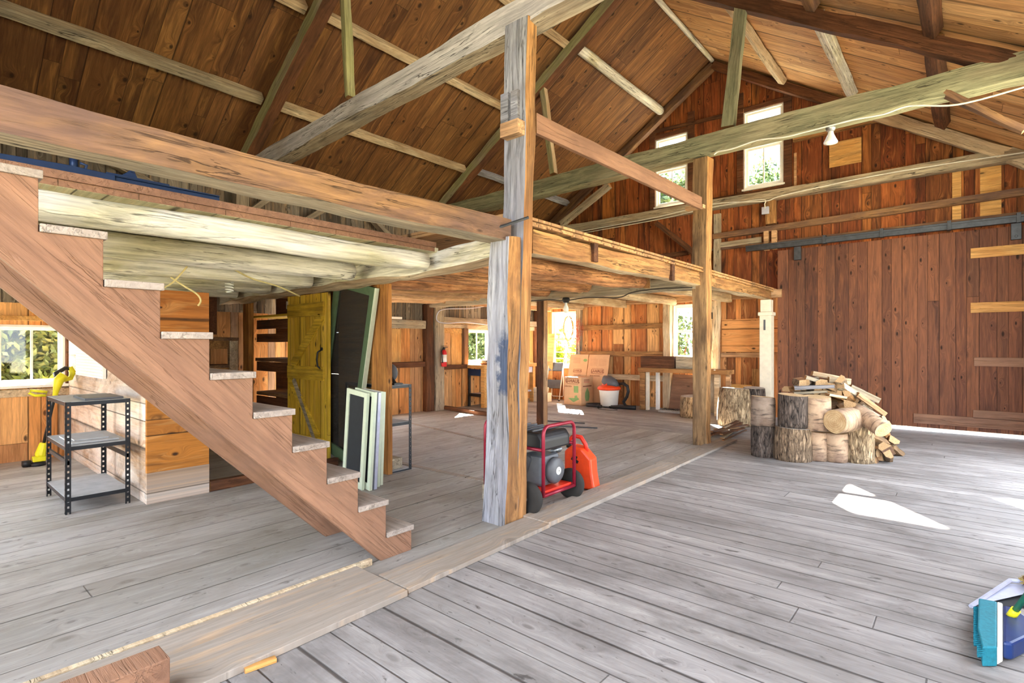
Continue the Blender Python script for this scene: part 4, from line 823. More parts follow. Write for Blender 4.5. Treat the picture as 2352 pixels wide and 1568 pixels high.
# ================================================================== STRING TRIMMER
t0 = onZ(92, 1068); t1 = onX(122, 905, -8.2); t2 = onX(150, 852, -8.5)
tr_ = empty('string_trimmer', (t0.x, t0.y, 0), 0, 'yellow string trimmer leaning by the left window', 'string trimmer'); q = Vector((t0.x, t0.y, 0))
h0 = Vector((0, 0, .08)); h1 = onX(135, 872, -8.35) - q; dr = (h1 - h0)
b = MB(); b.tube([h0 + dr * .18, h0 + dr * .75], .016, 10); b.build('shaft', 'blackp', tr_, smooth=True)
b = MB(); b.tube([h0 + Vector((0, 0, .0)), h0 + dr * .05, h0 + dr * .2], [.035, .06, .04], 12); b.bb((-.05, -.07, .05), (.05, .05, .11)); b.build('motor_head', 'yellowpl', tr_, bevel=.01)
b = MB(); b.lathe([(.03, 0), (.075, 0), (.08, .03), (.04, .05)], (0, -.02, 0), 16); b.bb((-.05, -.16, .01), (.04, -.08, .07)); b.build('spool', 'blackp', tr_, smooth=True)
b = MB(); b.tube([h0 + dr * .75, h0 + dr * .86, h1, h1 + Vector((.0, .05, .06))], [.02, .032, .055, .05], 12); b.build('housing', 'yellowpl', tr_, smooth=True)
hp = onX(150, 862, -8.45) - q; hq = onX(168, 850, -8.45) - q
b = MB(); b.tube([h1, onX(128, 858, -8.4) - q, onX(150, 845, -8.45) - q, onX(164, 848, -8.45) - q], [.04, .03, .024, .03], 10); b.build('grip', 'blackp', tr_, smooth=True)
b = MB(); b.tube([onX(160, 843, -8.45) - q, onX(167, 855, -8.45) - q, onX(162, 868, -8.45) - q, onX(140, 874, -8.4) - q], [.03, .035, .03, .025], 10); b.build('battery_guard', 'yellowpl', tr_, smooth=True)
lp = [onX(x, y, -8.1) - q for x, y in ((105, 908), (80, 908), (67, 902), (70, 896), (90, 898), (108, 900))]
b = MB(); b.tube(lp, .016, 8, closed=True); b.build('front_handle', 'yellowpl', tr_, smooth=True)
# louvred panel
v = empty('louvre_panel', onY(174, 860, 1.46), 0, 'white ribbed louvre panel fixed on the whitewashed partition', 'panel'); 
p, r_ = onY(174, 775, 1.46), onY(236, 858, 1.46); wd, hh = r_.x - p.x, .46
b = MB(); b.bb((0, 0, 0), (wd, .03, hh)); b.build('backing', 'white', v)
b = MB()
for k in range(14): b.box((wd / 2, -.004, .02 + k * hh / 14), (wd - .03, .006, .018), Matrix.Rotation(.5, 3, 'X'))
b.build('slats', 'white', v)
# ================================================================== LOFT TOOL
jx = -3.81; a = onX(200, 402, jx); q = onX(500, 463, jx); zt = 2.384
t = empty('trailer_jack', (jx, a.y, zt), 0, 'navy blue steel hitch bar with jack tube lying on the near loft', 'tool')
b = MB(); b.bb((-.03, .1, .0), (.03, q.y - a.y, .045)); b.bb((-.04, .1, .045), (.04, q.y - a.y, .053)); b.build('beam', 'navy', t, bevel=.003)
b = MB(); b.prism([(-.05, -.62, .0), (-.05, .12, .0), (-.05, .12, .05), (-.05, -.1, .055), (-.05, -.62, .035)], (.1, 0, 0)); b.build('plough_plate', 'navy', t, bevel=.003)
b = MB(); b.tube([(0, -.06, .04), (0, -.06, .115)], .020, 12); b.tube([(.04, -.02, .03), (.04, -.01, .075), (.04, -.04, .08)], .008, 8); b.build('jack_tube', 'navy', t, smooth=True)
b = MB(); b.prism([(-.03, .14, .05), (-.03, .24, .05), (-.03, .22, .1), (-.03, .2, .1)], (.06, 0, 0)); b.tube([(-.04, .21, .1), (.04, .21, .1)], .012, 10); b.bb((-.045, .08, .05), (.045, .4, .06)); b.build('bracket', 'navy', t, bevel=.002)
# ================================================================== FAR ROOM FURNITURE
def text_mesh(s, size, mat, parent, loc, R, name='lettering', ext_=.0008, bold=1.0, align='CENTER', sx=1.0):
    cu = bpy.data.curves.new(name, 'FONT'); cu.body = s; cu.size = size; cu.extrude = ext_; cu.align_x = align; cu.align_y = 'CENTER'; cu.offset = .0 if bold == 1 else size * .02
    ob = bpy.data.objects.new(name, cu); C.objects.link(ob); dg = bpy.context.evaluated_depsgraph_get(); me = bpy.data.meshes.new_from_object(ob.evaluated_get(dg))
    bpy.data.objects.remove(ob); me.materials.clear(); me.materials.append(M[mat]); o = bpy.data.objects.new(name, me); C.objects.link(o)
    o.parent = parent; o.matrix_local = Matrix.Translation(Vector(loc)) @ R.to_4x4() @ Matrix.Diagonal((sx, 1, 1, 1)); return o
RF = Matrix.Rotation(pi / 2, 3, 'X')                      # text facing -Y
RS_ = Matrix.Rotation(pi / 2, 3, 'Z') @ RF                # text facing +X
def logo(parent, c, size, w, h, R, mat='cardprint'):
    text_mesh('U-HAUL', size, mat, parent, c, R, 'logo_lettering', bold=2)
    b = MB(); n = []; r = h * .25
    for k, (sx, sz) in enumerate(((1, 1), (-1, 1), (-1, -1), (1, -1))):
        for j in range(5):
            an = pi / 2 * k + pi / 2 * j / 4; n.append((sx * (w / 2 - r) + r * cos(an), sz * (h / 2 - r) + r * sin(an), 0))
    b.tube([R @ Vector(q) + Vector(c) for q in n], .0035, 4, closed=True); b.build('logo_border', mat, parent)
bx = empty('moving_box', (-7.36, 10.55, 0), radians(-4), 'closed cardboard moving box standing in front of the flattened boxes', 'box')
b = MB(); b.bb((0, 0, 0), (.52, .46, .66)); b.build('carton', 'card', bx, bevel=.006)
b = MB(); b.bb((0.002, .225, .6605), (.518, .23, .663)); b.build('top_seam', 'cardprint', bx)
logo(bx, (.26, -.002, .57), .115, .36, .13, RF)
text_mesh('LARGE BOX', .05, 'cardprint', bx, (.13, -.002, .44), RF, 'size_lettering', sx=.8)
b = MB(); b.bb((.3, -.0025, .30), (.43, -.0005, .46)); b.prism([(.13, -.001, .16), (.29, -.001, .07), (.46, -.001, .15), (.40, -.001, .20), (.40, -.001, .24), (.34, -.001, .23), (.28, -.001, .17)], (0, -.0015, 0)); b.build('green_print', 'greenprint', bx)
b = MB(); b.bb((.22, -.003, .17), (.32, -.001, .25)); b.bb((.363, -.002, .2), (.367, -.001, .3)); b.build('truck_print', 'card', bx)
for z in (.6, .57, .54): b = MB(); b.bb((.5205, .1, z), (.522, .32, z + .012)); b.build('side_print', 'redprint' if z == .54 else 'cardprint', bx)
b = MB(); b.bb((.5205, .06, .44), (.522, .40, .465)); b.build('side_print', 'cardprint', bx)
b = MB(); b.prism([(.521, .23, .42), (.521, .15, .3), (.521, .14, .2), (.521, .17, .1), (.521, .29, .1), (.521, .32, .2), (.521, .31, .3)], (.001, 0, 0)); b.build('tree_print', 'greenprint', bx)
def flat_box(lab, x0, x1, H, Y, lean, parts):
    t = empty('flattened_box', (x0, Y, 0.002), 0, lab, 'box', None, R=Matrix.Rotation(-lean, 3, 'X')); w = x1 - x0
    b = MB(); b.bb((0, 0, 0), (w, .014, H)); b.build('carton', 'card', t, bevel=.002); parts(t, w, H); return t
def fb1(t, w, H):
    logo(t, (w * .5, -.002, H * .655), .07, .24, .085, RF, 'cardprint')
    b = MB(); b.prism([(w * .86 + .06 * cos(a * pi / 5), -.001, H * .88 + .04 * sin(a * pi / 5)) for a in range(10)], (0, -.001, 0)); b.build('green_print', 'greenprint', t)
    for k in range(5): b = MB(); b.bb((w * .2, -.0015, H * (.82 + .025 * k)), (w * .6, -.0005, H * (.82 + .025 * k) + .004)); b.build('line_print', 'cardprint', t)
    text_mesh('LARGE BOX', .04, 'cardprint', t, (w * .5, -.002, H * .565), RF, 'size_lettering')
def fb2(t, w, H):
    logo(t, (w * .5, -.002, H * .66), .1, .34, .12, RF, 'cardprint')
    text_mesh('BOX MOVERS', .045, 'cardprint', t, (w * .4, -.002, H * .565), RF, 'size_lettering')
    b = MB()
    for k in range(6):
        for u in (.1, .52): b.bb((w * u, -.0015, H * (.78 + .025 * k)), (w * (u + .36), -.0005, H * (.78 + .025 * k) + .003))
    b.build('line_print', 'cardprint', t)
flat_box('left flattened moving box leaning on the far wall', -7.66, -7.12, 1.22, 11.0, radians(13), fb1)
flat_box('right flattened moving box leaning on the far wall', -7.10, -6.52, 1.22, 11.0, radians(13), fb2)
# shop vacuum
vc = empty('shop_vacuum', (-6.22, 10.72, 0), 0, 'grey shop vacuum with orange lid beside the moving box', 'vacuum cleaner')
b = MB(); b.lathe([(.175, .03), (.195, .05), (.225, .36), (.232, .38), (.232, .41)], (0, 0, 0), 28); b.build('bucket', 'bucket', vc, smooth=True)
b = MB(); b.lathe([(.24, .40), (.265, .42), (.265, .455), (.22, .49), (.15, .51)], (0, 0, 0), 28); b.prism([(-.2, -.1, .45), (.02, -.2, .45), (.02, -.12, .58), (-.12, -.06, .56)], (0, .1, 0)); b.build('lid', 'orangepl', vc, smooth=True)
b = MB(); b.tube([(-.16, 0, .56), (-.1, 0, .60), (0, 0, .585), (.12, 0, .54), (.22, .0, .49)], [.05, .13, .14, .12, .06], 16); b.build('motor_cover', 'dkgrey', vc, smooth=True)
b = MB(); b.tube([(.1, .03, .60), (.17, .03, .63), (.2, .03, .55)], .02, 8); b.build('handle', 'blackp', vc, smooth=True)
b = MB(); pth = [(.2, .05, .54), (.34, .05, .56), (.44, .05, .5), (.46, .05, .38), (.42, .06, .26), (.33, .08, .14), (.36, .1, .05), (.5, .0, .045)]
b.tube(pth, .035, 10); b.build('hose', 'blackp', vc, smooth=True)
b = MB(); b.tube([(-.2, -.05, .06), (-.42, .0, .05), (-.52, -.12, .04), (-.42, -.27, .04), (-.2, -.3, .045), (-.12, -.3, .045)], .03, 10); b.tube([(-.12, -.3, .045), (-.02, -.31, .045)], .036, 10); b.build('floor_hose', 'blackp', vc, smooth=True)
b = MB(); b.tube([(.16, -.2, .04), (.35, -.12, .045), (.55, -.1, .045), (.7, -.05, .05)], [.035, .04, .045, .05], 10); b.build('nozzle', 'blackp', vc, smooth=True)
for a in (.6, 2.2, 3.9, 5.4): b = MB(); b.lathe([(.02, 0), (.035, .02), (.03, .05)], (.19 * cos(a), .19 * sin(a), 0), 10); b.build('caster', 'blackp', vc, smooth=True)
cable('cable', 'thin black cord on the floor before the vacuum', [(-6.35, 10.45, .006), (-6.2, 10.25, .006), (-5.95, 10.22, .006), (-5.8, 10.35, .006), (-6.0, 10.5, .006)], .005, 'blackp', cat='cable')
# step ladder
sl_ = empty('step_ladder', (-8.25, 10.95, 0), radians(8), 'folded white step ladder with grey steps under the far window', 'ladder')
for x in (0, .42):
    b = MB(); b.tube([(x, 0, .01), (x, .28, 1.05)], .013, 8); b.build('side_rail', 'white', sl_, smooth=True)
b = MB(); b.tube([(0, .28, 1.05), (.03, .3, 1.08), (.39, .3, 1.08), (.42, .28, 1.05)], .013, 8); b.build('top_bar', 'white', sl_, smooth=True)
b = MB(); b.tube([(.04, .32, .9), (.04, .32, .12), (.07, .32, .09), (.36, .32, .09), (.38, .32, .12), (.38, .32, .9)], .011, 8); b.build('rear_frame', 'white', sl_, smooth=True)
for z in (.42, .86): b = MB(); b.box((.21, z * .27 + .02, z), (.4, .05, .22), Matrix.Rotation(-.3, 3, 'X')); b.build('step', 'dkgrey', sl_, bevel=.004)
for x in (0, .42): b = MB(); b.lathe([(.02, 0), (.02, .035)], (x, 0, 0), 8); b.build('rubber_foot', 'blackp', sl_)
b = MB(); b.prism([(0, 0, 0), (.27, 0, 0), (.30, .14, 1.72), (.02, .14, 1.72)], (0, .018, 0)); tag(b.build('plywood_sheet', 'fresh_y', None, (-8.44, 11.1, .002)), 'tall narrow plywood sheet leaning left of the far window', 'sheet')
# hanging tangle of wire and vine
tg = empty('wire_bundle', (-7.44, 11.2, 1.62), 0, 'tangled rusty red wire bundle hanging by the left far window', 'wire'); rd = random.Random(5)
b = MB()
for k in range(16):
    cx, cz, rx, rz_ = rd.uniform(-.02, .12), rd.uniform(-.12, .25), rd.uniform(.04, .13), rd.uniform(.08, .3)
    b.tube([(cx + rx * cos(a * pi / 6 + k), rd.uniform(-.06, .04), cz + rz_ * sin(a * pi / 6 + k)) for a in range(12)], .0035, 4, closed=True)
b.build('wire', 'wire_red', tg)
vn = empty('vine_wreath', (-7.72, 11.26, 1.85), 0, 'dried vine loop hanging in front of the left far window', 'wreath'); b = MB()
for k in range(7): b.tube([((.14 + rd.uniform(-.02, .02)) * cos(a * pi / 7), rd.uniform(-.03, .03), (.32 + rd.uniform(-.03, .03)) * sin(a * pi / 7)) for a in range(14)], .006, 5, closed=True)
b.build('vine', 'vine', vn)
# workbench 2 against the far wall
wb = empty('workbench', (-5.5, 10.72, 0), 0, 'long rough plank workbench before the right far window', 'workbench')
for nm, a, q, mt in (('bench_top', (0, 0, .84), (1.92, .46, .93), 'orange'), ('leg', (.02, .05, 0), (.14, .15, .84), 'orange'), ('leg', (.15, .08, 0), (.2, .18, .84), 'offwhite'), ('leg', (.28, .3, 0), (.34, .4, .84), 'white'), ('leg', (1.66, .04, 0), (1.76, .14, .84), 'pale'), ('leg', (1.8, .3, 0), (1.88, .4, .84), 'tan_log')):
    b = MB(); b.bb(a, q); b.build(nm, mt, wb, bevel=.004)
for k, (x0, x1, lab) in enumerate(((-5.47, -4.70, 'left dark wooden drawer box on the far workbench'), (-4.66, -4.02, 'right dark wooden drawer box on the far workbench'))):
    t = empty('drawer_box', (x0, 10.8, .932), 0, lab, 'box', 'drawer boxes on the far workbench'); w = x1 - x0
    b = MB(); b.bb((0, 0, 0), (w, .02, .25)); b.bb((0, .02, 0), (.02, .3, .25)); b.bb((w - .02, .02, 0), (w, .3, .25)); b.bb((.02, .28, 0), (w - .02, .3, .25)); b.bb((.02, .02, 0), (w - .02, .28, .015)); b.build('carcass', 'greywarm' if k else 'dark', t, bevel=.003)
    b = MB(); b.bb((.02, .02, .2), (w - .02, .28, .215)); b.build('contents', 'greywarm', t)
b = MB(); b.prism([(0, 0, 0), (.62, 0, 0), (.62, .12, .78), (.06, .12, .78)], (0, .015, 0)); tag(b.build('plywood_sheet', 'fresh', None, (-5.0, 11.2, .002)), 'reddish plywood sheet leaning under the right far window', 'sheet')
b = MB(); b.prism([(0, 0, .0), (.5, .02, 0), (.56, .2, 0), (.03, .22, 0)], (0, 0, .05)); tag(b.build('stone_slab', 'stone', None, (-4.98, 10.62, .002), bevel=.008), 'flat grey slab on the floor beside the far workbench', 'slab')
b = MB()
for k in range(9): b.tube([(.04 * k, .0, .06), (.04 * k + .03, .05, .09), (.04 * k + .02, .14, .055)], .006, 5)
tag(b.build('wire_rack', 'iron', None, (-4.9, 10.68, .0)), 'small dark wire comb lying on the grey slab', 'wire')
# workbench 1 along the left wall
w1 = empty('workbench', (-8.84, 8.72, 0), 0, 'butcher block workbench with grey drawers under the small left window', 'workbench')
for nm, a, q, mt in (('bench_top', (0, 0, .89), (.56, 1.95, .97), 'fresh_y'), ('leg', (.44, .02, 0), (.55, .13, .89), 'fresh_y'), ('leg', (.44, 1.8, 0), (.55, 1.9, .89), 'fresh_y'), ('leg', (.02, .02, 0), (.07, .07, .89), 'black'), ('leg', (.02, 1.8, 0), (.07, 1.85, .89), 'black'), ('drawer', (.05, .01, .72), (.43, .04, .87), 'navy'), ('drawer', (.50, .15, .74), (.53, 1.0, .88), 'lavender'), ('drawer', (.50, 1.02, .74), (.53, 1.8, .88), 'lavender'), ('lower_shelf', (.04, .04, .26), (.5, 1.8, .30), 'lavender'), ('lower_rail', (.04, .02, .24), (.45, .05, .31), 'black')):
    b = MB(); b.bb(a, q); b.build(nm, mt, w1, bevel=.003)
for k, (z, mt) in enumerate(((.972, 'dark'), (1.01, 'greywarm'), (1.04, 'dkgrey'))):
    boxobj('book', (-8.62 + .02 * k, 8.95, z), (-8.42 - .01 * k, 9.28 - .02 * k, z + (.035 if k == 0 else .028)), mt, None, label=('bottom dark book of the small stack on the butcher block', 'middle grey book of the small stack on the butcher block', 'top dark grey book of the small stack on the butcher block')[k], cat='book', group='stack on the butcher block bench')
b = MB(); b.prism([(0, 0, 0), (.2, .02, 0), (.22, .3, 0), (.02, .34, 0)], (.01, .01, .09)); tag(b.build('plastic_bag', 'bagplastic', None, (-8.6, 9.35, .972), bevel=.02), 'pinkish plastic bag on the butcher block bench', 'bag')
boxobj('red_can', (-8.45, 9.75, .972), (-8.35, 9.95, 1.06), 'ext_red', None, label='small red container on the butcher block bench', cat='container')
boxobj('paint_box', (-8.6, 9.98, .972), (-8.4, 10.12, 1.02), 'insul', None, label='small yellow box on the butcher block bench', cat='box')
boxobj('white_case', (-8.66, 10.22, .972), (-8.54, 10.34, 1.32), 'white', None, label='upright white case at the far end of the butcher block bench', cat='case')
boxobj('storage_box', (-8.35, 10.55, 0.002), (-7.95, 10.85, .22), 'offwhite', None, label='cream low box on the floor by the slim post', cat='box')
b = MB(); b.prism([(0, 0, 0), (.3, 0, 0), (.34, .25, 0), (.05, .22, 0)], (0.03, 0, .14)); tag(b.build('paper_bag', 'offwhite', None, (-8.35, 10.55, .224), bevel=.02), 'crumpled cream bag on the low box by the slim post', 'bag')
timber('loose_timber', 'loose brown timber lying on the floor near the butcher block bench', 'timber', onZ(1018, 940) + Vector((0, 0, .05)), onZ(1135, 957) + Vector((0, 0, .04)), .09, .07, 'dark', .005, seed=300)
for k, (a, q, lab) in enumerate((((1232, 966), (1343, 973), 'dark rod on the floor behind the generator, upper'), ((1255, 978), (1372, 984), 'dark rod on the floor behind the generator, lower'))):
    p, r_ = onZ(*a), onZ(*q); b = MB(); b.tube([p + Vector((0, 0, .012)), r_ + Vector((0, 0, .012))], .011, 8); tag(b.build('iron_rod', 'dkgrey'), lab, 'rod')
# ================================================================== STUMPS, FIREWOOD
def round_log(name, label, c, r0, r1, h, mat, amp=.05, R=None, group=None, seed=0, top='endpale', n=26, cat='log', tilt=None):
    rd_ = random.Random(seed); vs = []; nz = 7
    for i in range(nz + 1):
        t = i / nz
        for j in range(n):
            an = 2 * pi * j / n; r = r0 + (r1 - r0) * t
            r *= 1 + amp * (noise.noise(Vector((cos(an) * 1.2, sin(an) * 1.2, seed + t))) + .5 * noise.noise(Vector((cos(an) * 5, sin(an) * 5, seed + t * .8))))
            if i in (0, nz): r *= .975
            vs.append((r * cos(an), r * sin(an), t * h + (.012 * cos(an + seed) if i == nz else 0)))
    fs = [(i * n + j, i * n + (j + 1) % n, (i + 1) * n + (j + 1) % n, (i + 1) * n + j) for i in range(nz) for j in range(n)]
    b = MB(); b.add(vs, fs, 0); b.f += [list(range(n))[::-1], [nz * n + j for j in range(n)]]; b.mi += [1, 1]
    o = b.build(name, [mat, top], None, c, R=R if R is not None else Matrix.Identity(3), smooth=True); tag(o, label, cat, group); return o
def rows_mat():
    N = NT('sawn_round_top'); tc, o = N.coords(); r = N.math('SQRT', N.math('ADD', N.math('MULTIPLY', o[0], o[0]), N.math('MULTIPLY', o[1], o[1])))
    w = N.math('SINE', N.math('MULTIPLY', N.math('ADD', r, N.math('MULTIPLY', N.noise(tc, 7, 3), .05)), 260.)); n = N.noise(tc, 9, 4)
    return N.done(N.mix(N.rng(w, -1, 1, 0, .35), N.mix(N.rng(n, .35, .65), lin('#d9bd92'), lin('#b8966c')), lin('#96703f')), .85, w, .2, .003)
M['round_top'] = rows_mat()
def dusty_top():
    N = NT('dusty_round_top'); tc, o = N.coords(); n = N.noise(tc, 9, 4); return N.done(N.mix(N.rng(n, .35, .65), lin('#c9c2b8'), lin('#9c9288')), .9, n, .2, .003)
M['dusty_top'] = dusty_top()
round_log('stump', 'large bark-covered chopping stump before the far stud', (-3.14, 9.82, 0), .30, .25, .66, 'bark_pale', .09, seed=2, top='dusty_top', n=34, cat='stump')
round_log('stump', 'shorter stump half hidden behind the large chopping stump', (-2.98, 10.42, 0), .2, .19, .64, 'bark_dark', .08, seed=4, top='dusty_top', cat='stump')
round_log('stump', 'small pale stump behind the brown middle post', (-4.12, 10.35, 0), .235, .23, .42, 'bark_pale', .06, seed=5, top='dusty_top', cat='stump')
GF = 'standing rounds at the front of the woodpile'
def fw(px, py, dy): 
    p = onZ(px, py); return Vector((p.x, p.y + dy, 0))
rounds = [  # px centre, py base, radius, height, material, label, back offset
 (1745, 1050, .145, .385, 'bark_dark', 'dark bark round at the left end of the bottom row', .14),
 (1812, 1060, .225, .40, 'bark', 'fattest ribbed round with hollow top in the bottom row', .2),
 (1870, 1059, .130, .36, 'birch', 'birch round right of the fattest round, bottom row', .12),
 (1915, 1062, .132, .36, 'birch', 'birch round in the middle of the bottom row', .12),
 (1966, 1064, .175, .47, 'bark_pale', 'tall furrowed round near the right end of the bottom row', .16),
 (2008, 1048, .13, .32, 'birch_grey', 'small grey round tilted at the right end of the bottom row', .14)]
RP = []
for k, (px, py, r, h, mt, lab, dy) in enumerate(rounds):
    c = fw(px, py, dy); RP.append((c, r, h)); 
    round_log('firewood_round', lab, c, r, r * (1.0 if k != 1 else .93), h, mt, .05, None if k != 5 else Matrix.Rotation(.16, 3, 'X'), GF, seed=20 + k, top='dusty_top' if k in (0, 1, 4) else 'round_top')
up = [(RP[0], 1750, .15, .37, 'birch_grey', 'brown-and-black round on top of the dark bark round'), (RP[1], 1812, .175, .40, 'bark_dark', 'blackened furrowed round standing on the fattest round'), (RP[2], 1872, .165, .42, 'birch', 'large birch round standing in the top row')]
for k, ((c, r0, h0_), px, r, h, mt, lab) in enumerate(up):
    c2 = Vector((c.x, c.y, h0_ + .012))
    round_log('firewood_round', lab, c2, r, r * .97, h, mt, .05, None, 'standing rounds in the top row of the woodpile', seed=40 + k, top='round_top')
# lying rounds
def lying(label, c, ang_z, r, h, mt, seed, el=0.0, grp='rounds lying on the woodpile'):
    d = Vector((cos(ang_z) * cos(el), sin(ang_z) * cos(el), sin(el))); R = d.to_track_quat('Z', 'Y').to_matrix()
    return round_log('firewood_round', label, c, r, r, h, mt, .05, R, grp, seed=seed, top='round_top')
lying('birch round lying with its sawn end towards the room', onY(1917, 968, 7.35), radians(66), .145, .45, 'birch', 61, .02)
lying('birch round lying right of the sawn end, pointing back', onY(1968, 945, 7.75), radians(-40), .10, .42, 'birch', 62, -.4)
lying('small grey round lying high on the right of the heap', onY(1972, 925, 8.3), radians(80), .08, .4, 'bark_dark', 63, .0)
rd = random.Random(11)
def split(label, c, ang_z, el, L, w, mt, seed, grp, name='split_firewood', flat=False):
    r_ = random.Random(seed); d = Vector((cos(ang_z) * cos(el), sin(ang_z) * cos(el), sin(el))); R = frame_of(Vector((0, 0, 0)), d) @ Matrix.Rotation(r_.uniform(0, 6.28) if not flat else 0, 3, 'X')
    if flat: sec = [(-w, -.02), (w, -.02), (w, .02), (-w, .02)]
    else: sec = [(-w, -w * .5), (w * .9, -w * .6), (w, w * .05), (w * .45, w * .65), (-w * .5, w * .75)]
    nx = 5; vs = []; k = len(sec)
    for i in range(nx + 1):
        for (y, z) in sec:
            q = noise.noise_vector(Vector((i * .5 + seed, y * 9, z * 9))) * (.012 if not flat else .003); vs.append((-L / 2 + L * i / nx, y + q.y, z + q.z))
    fs = [(i * k + j, i * k + (j + 1) % k, (i + 1) * k + (j + 1) % k, (i + 1) * k + j) for i in range(nx) for j in range(k)]
    mi = [(1 if (not flat and j in (2, 3)) else 0) for i in range(nx) for j in range(k)]
    b = MB(); b.add(vs, fs, 0); b.mi = mi; b.f += [list(range(k))[::-1], [nx * k + j for j in range(k)]]; b.mi += [2, 2]
    o = b.build(name, [mt, 'bark', 'endpale'], None, c, R=R); tag(o, label, 'firewood', grp); return o
GS = 'split firewood in the heap behind the rounds'
# heap: layers of splits, each layer resting on the one below
k = 0
for li, z in enumerate((.05, .15, .25, .35, .45, .55, .65, .75, .84, .93)):
    t = z / 1.05; x0 = -1.88 + .1 * t; x1 = -.62 - .58 * t; y0 = 7.72 + .05 * t; y1 = 8.75 - .5 * t
    n = max(3, int((x1 - x0) / .115)); 
    for r_ in range(2 if li < 7 else 1):
        for i in range(n):
            x = x0 + (x1 - x0) * (i + .5) / n + rd.uniform(-.03, .03); y = y0 + (y1 - y0) * (.25 + .5 * r_ if li < 7 else .4) + rd.uniform(-.05, .05)
            k += 1
            lowr = x > x1 - .2
            split('split firewood piece in the heap behind the standing rounds', (x, y, z + rd.uniform(-.01, .01)), radians(90 + rd.uniform(-28, 28) + (rd.choice((0, 75)) if i % 4 == 3 else 0)), rd.uniform(-.12, .12) - (.35 if lowr else 0), rd.uniform(.36, .46), rd.uniform(.055, .08), rd.choice(('tan_log', 'orange', 'mottled', 'greywarm', 'brown')), 500 + k, GS)
# flat boards on the heap
for j, (a, q, mt, lab) in enumerate((((1822, 902), (1898, 898), 'greywarm', 'grey board lying across the left of the heap, lowest'), ((1824, 890), (1915, 886), 'blue', 'wide grey board on the left of the heap'), ((1850, 865), (1915, 885), 'greywarm', 'grey board tilted on top of the heap'), ((1865, 857), (1935, 872), 'pale', 'birch board on the very top of the heap'), ((1900, 872), (1950, 876), 'pale', 'pale block at the right of the top of the heap'), ((1900, 905), (1940, 912), 'pale', 'pale board sliding down the middle of the heap'), ((1952, 888), (2018, 920), 'greywarm', 'grey split piece sloping down the right side, upper'), ((1968, 905), (2032, 950), 'tan_log', 'long tan split piece sloping down the right side, lower'), ((2010, 962), (2032, 1000), 'orange', 'brown split piece at the right foot of the heap'), ((1990, 990), (2045, 1012), 'tan_log', 'short tan split piece on the floor right of the heap'), ((2000, 1030), (2040, 1038), 'orange', 'orange wedge of wood on the floor right of the heap'), ((1845, 868), (1880, 880), 'bark', 'bark-covered piece at the left of the heap top'))):
    Yq = (7.72, 7.72, 7.85, 7.95, 7.95, 7.7, 8.2, 8.0, 8.2, 8.0, 7.9, 7.7)[j]
    p, r_ = onY(*a, Yq), onY(*q, Yq + .12)
    if j >= 9: p, r_ = onZ(a[0], a[1] + 4) + Vector((0, 0, .05)), onZ(q[0], q[1] + 4) + Vector((0, 0, .05))
    timber('firewood_board', lab, 'firewood', p, r_, (.16, .2, .14, .14, .14, .12, .11, .12, .12, .13, .12, .12)[j], (.03, .035, .05, .06, .08, .03, .07, .06, .09, .07, .06, .07)[j], mt, .005, None, seed=600 + j)
# scrap sticks on the floor
for j in range(11):
    a = onZ(1634 + rd.uniform(-4, 30), 1012 - rd.uniform(-10, 16)); q = onZ(1712 + rd.uniform(-25, 6), 984 + rd.uniform(-6, 14))
    timber('scrap_stick', ('thin scrap stick in the loose spread beside the middle post'), 'stick', a + Vector((0, 0, .02 + .012 * j % .09 + .01)), q + Vector((0, 0, .03 + .01 * j)), rd.uniform(.03, .07), .018, rd.choice(('dark', 'brown', 'greywarm')), .003, 'scrap sticks beside the middle post', seed=620 + j)
# ================================================================== GENERATOR
ge = empty('generator', (-3.42, 3.62, 0.02), 0, 'portable generator with dark red tube frame and two wheels behind the front post', 'generator')
gx, gy, gz = .68, .47, .72
for x in (0, gx):
    b = MB(); pts = []
    c_ = .07
    for (cy, cz, s0) in ((c_, gz - c_, pi), (gy - c_, gz - c_, pi / 2)):
        for a in range(6):
            an = s0 - pi / 2 * a / 5; pts.append((x, cy + c_ * cos(an), cz + c_ * sin(an)))
    b.tube([(x, 0, .12)] + pts + [(x, gy, .12)], .0165, 10); b.tube([(x, 0, .13), (x, gy, .13)], .0165, 10); b.build('end_hoop', 'redtube', ge, smooth=True)
for y, z in ((0, .52), (gy, .52), (0, .14), (gy, .14)):
    b = MB(); b.tube([(0, y, z), (gx, y, z)], .0145, 10); b.build('side_rail', 'redtube', ge, smooth=True)
b = MB(); b.bb((.02, .02, .13), (gx - .02, gy - .02, .16)); b.build('base_plate', 'redpl', ge)
b = MB(); b.prism([(.06, .02, .50), (gx - .03, .02, .50), (gx - .03, .02, .60), (gx - .07, .02, .655), (.10, .02, .655), (.06, .02, .60)], (0, gy - .04, 0)); b.build('fuel_tank', 'blackp', ge, bevel=.02)
b = MB()
for k in range(6): b.box((.14 + .075 * k, gy / 2, .662), (.02, gy - .12, .016))
b.lathe([(.04, .655), (.045, .69), (.03, .70)], (.2, .3, 0), 14); b.build('tank_ribs', 'dkgrey', ge, bevel=.004)
b = MB(); b.bb((.36, .08, .17), (.60, .36, .44)); b.prism([(.30, .06, .24), (.42, .06, .2), (.50, .06, .42), (.40, .06, .46)], (0, .18, 0)); b.build('engine_block', 'dkgrey', ge, bevel=.03)
Rx = Matrix.Rotation(pi / 2, 3, 'Y')
b = MB(); b.lathe([(.02, 0), (.115, 0), (.12, .03), (.10, .055), (.04, .06)], (.60, .25, .30), 24, R=Rx); ro = b.build('recoil_starter', 'dkgrey', ge, smooth=True)
b = MB(); b.lathe([(.008, 0), (.035, 0), (.035, .003), (.028, .0035)], (.661, .25, .30), 20, R=Rx); b.build('emblem_ring', 'white', ge)
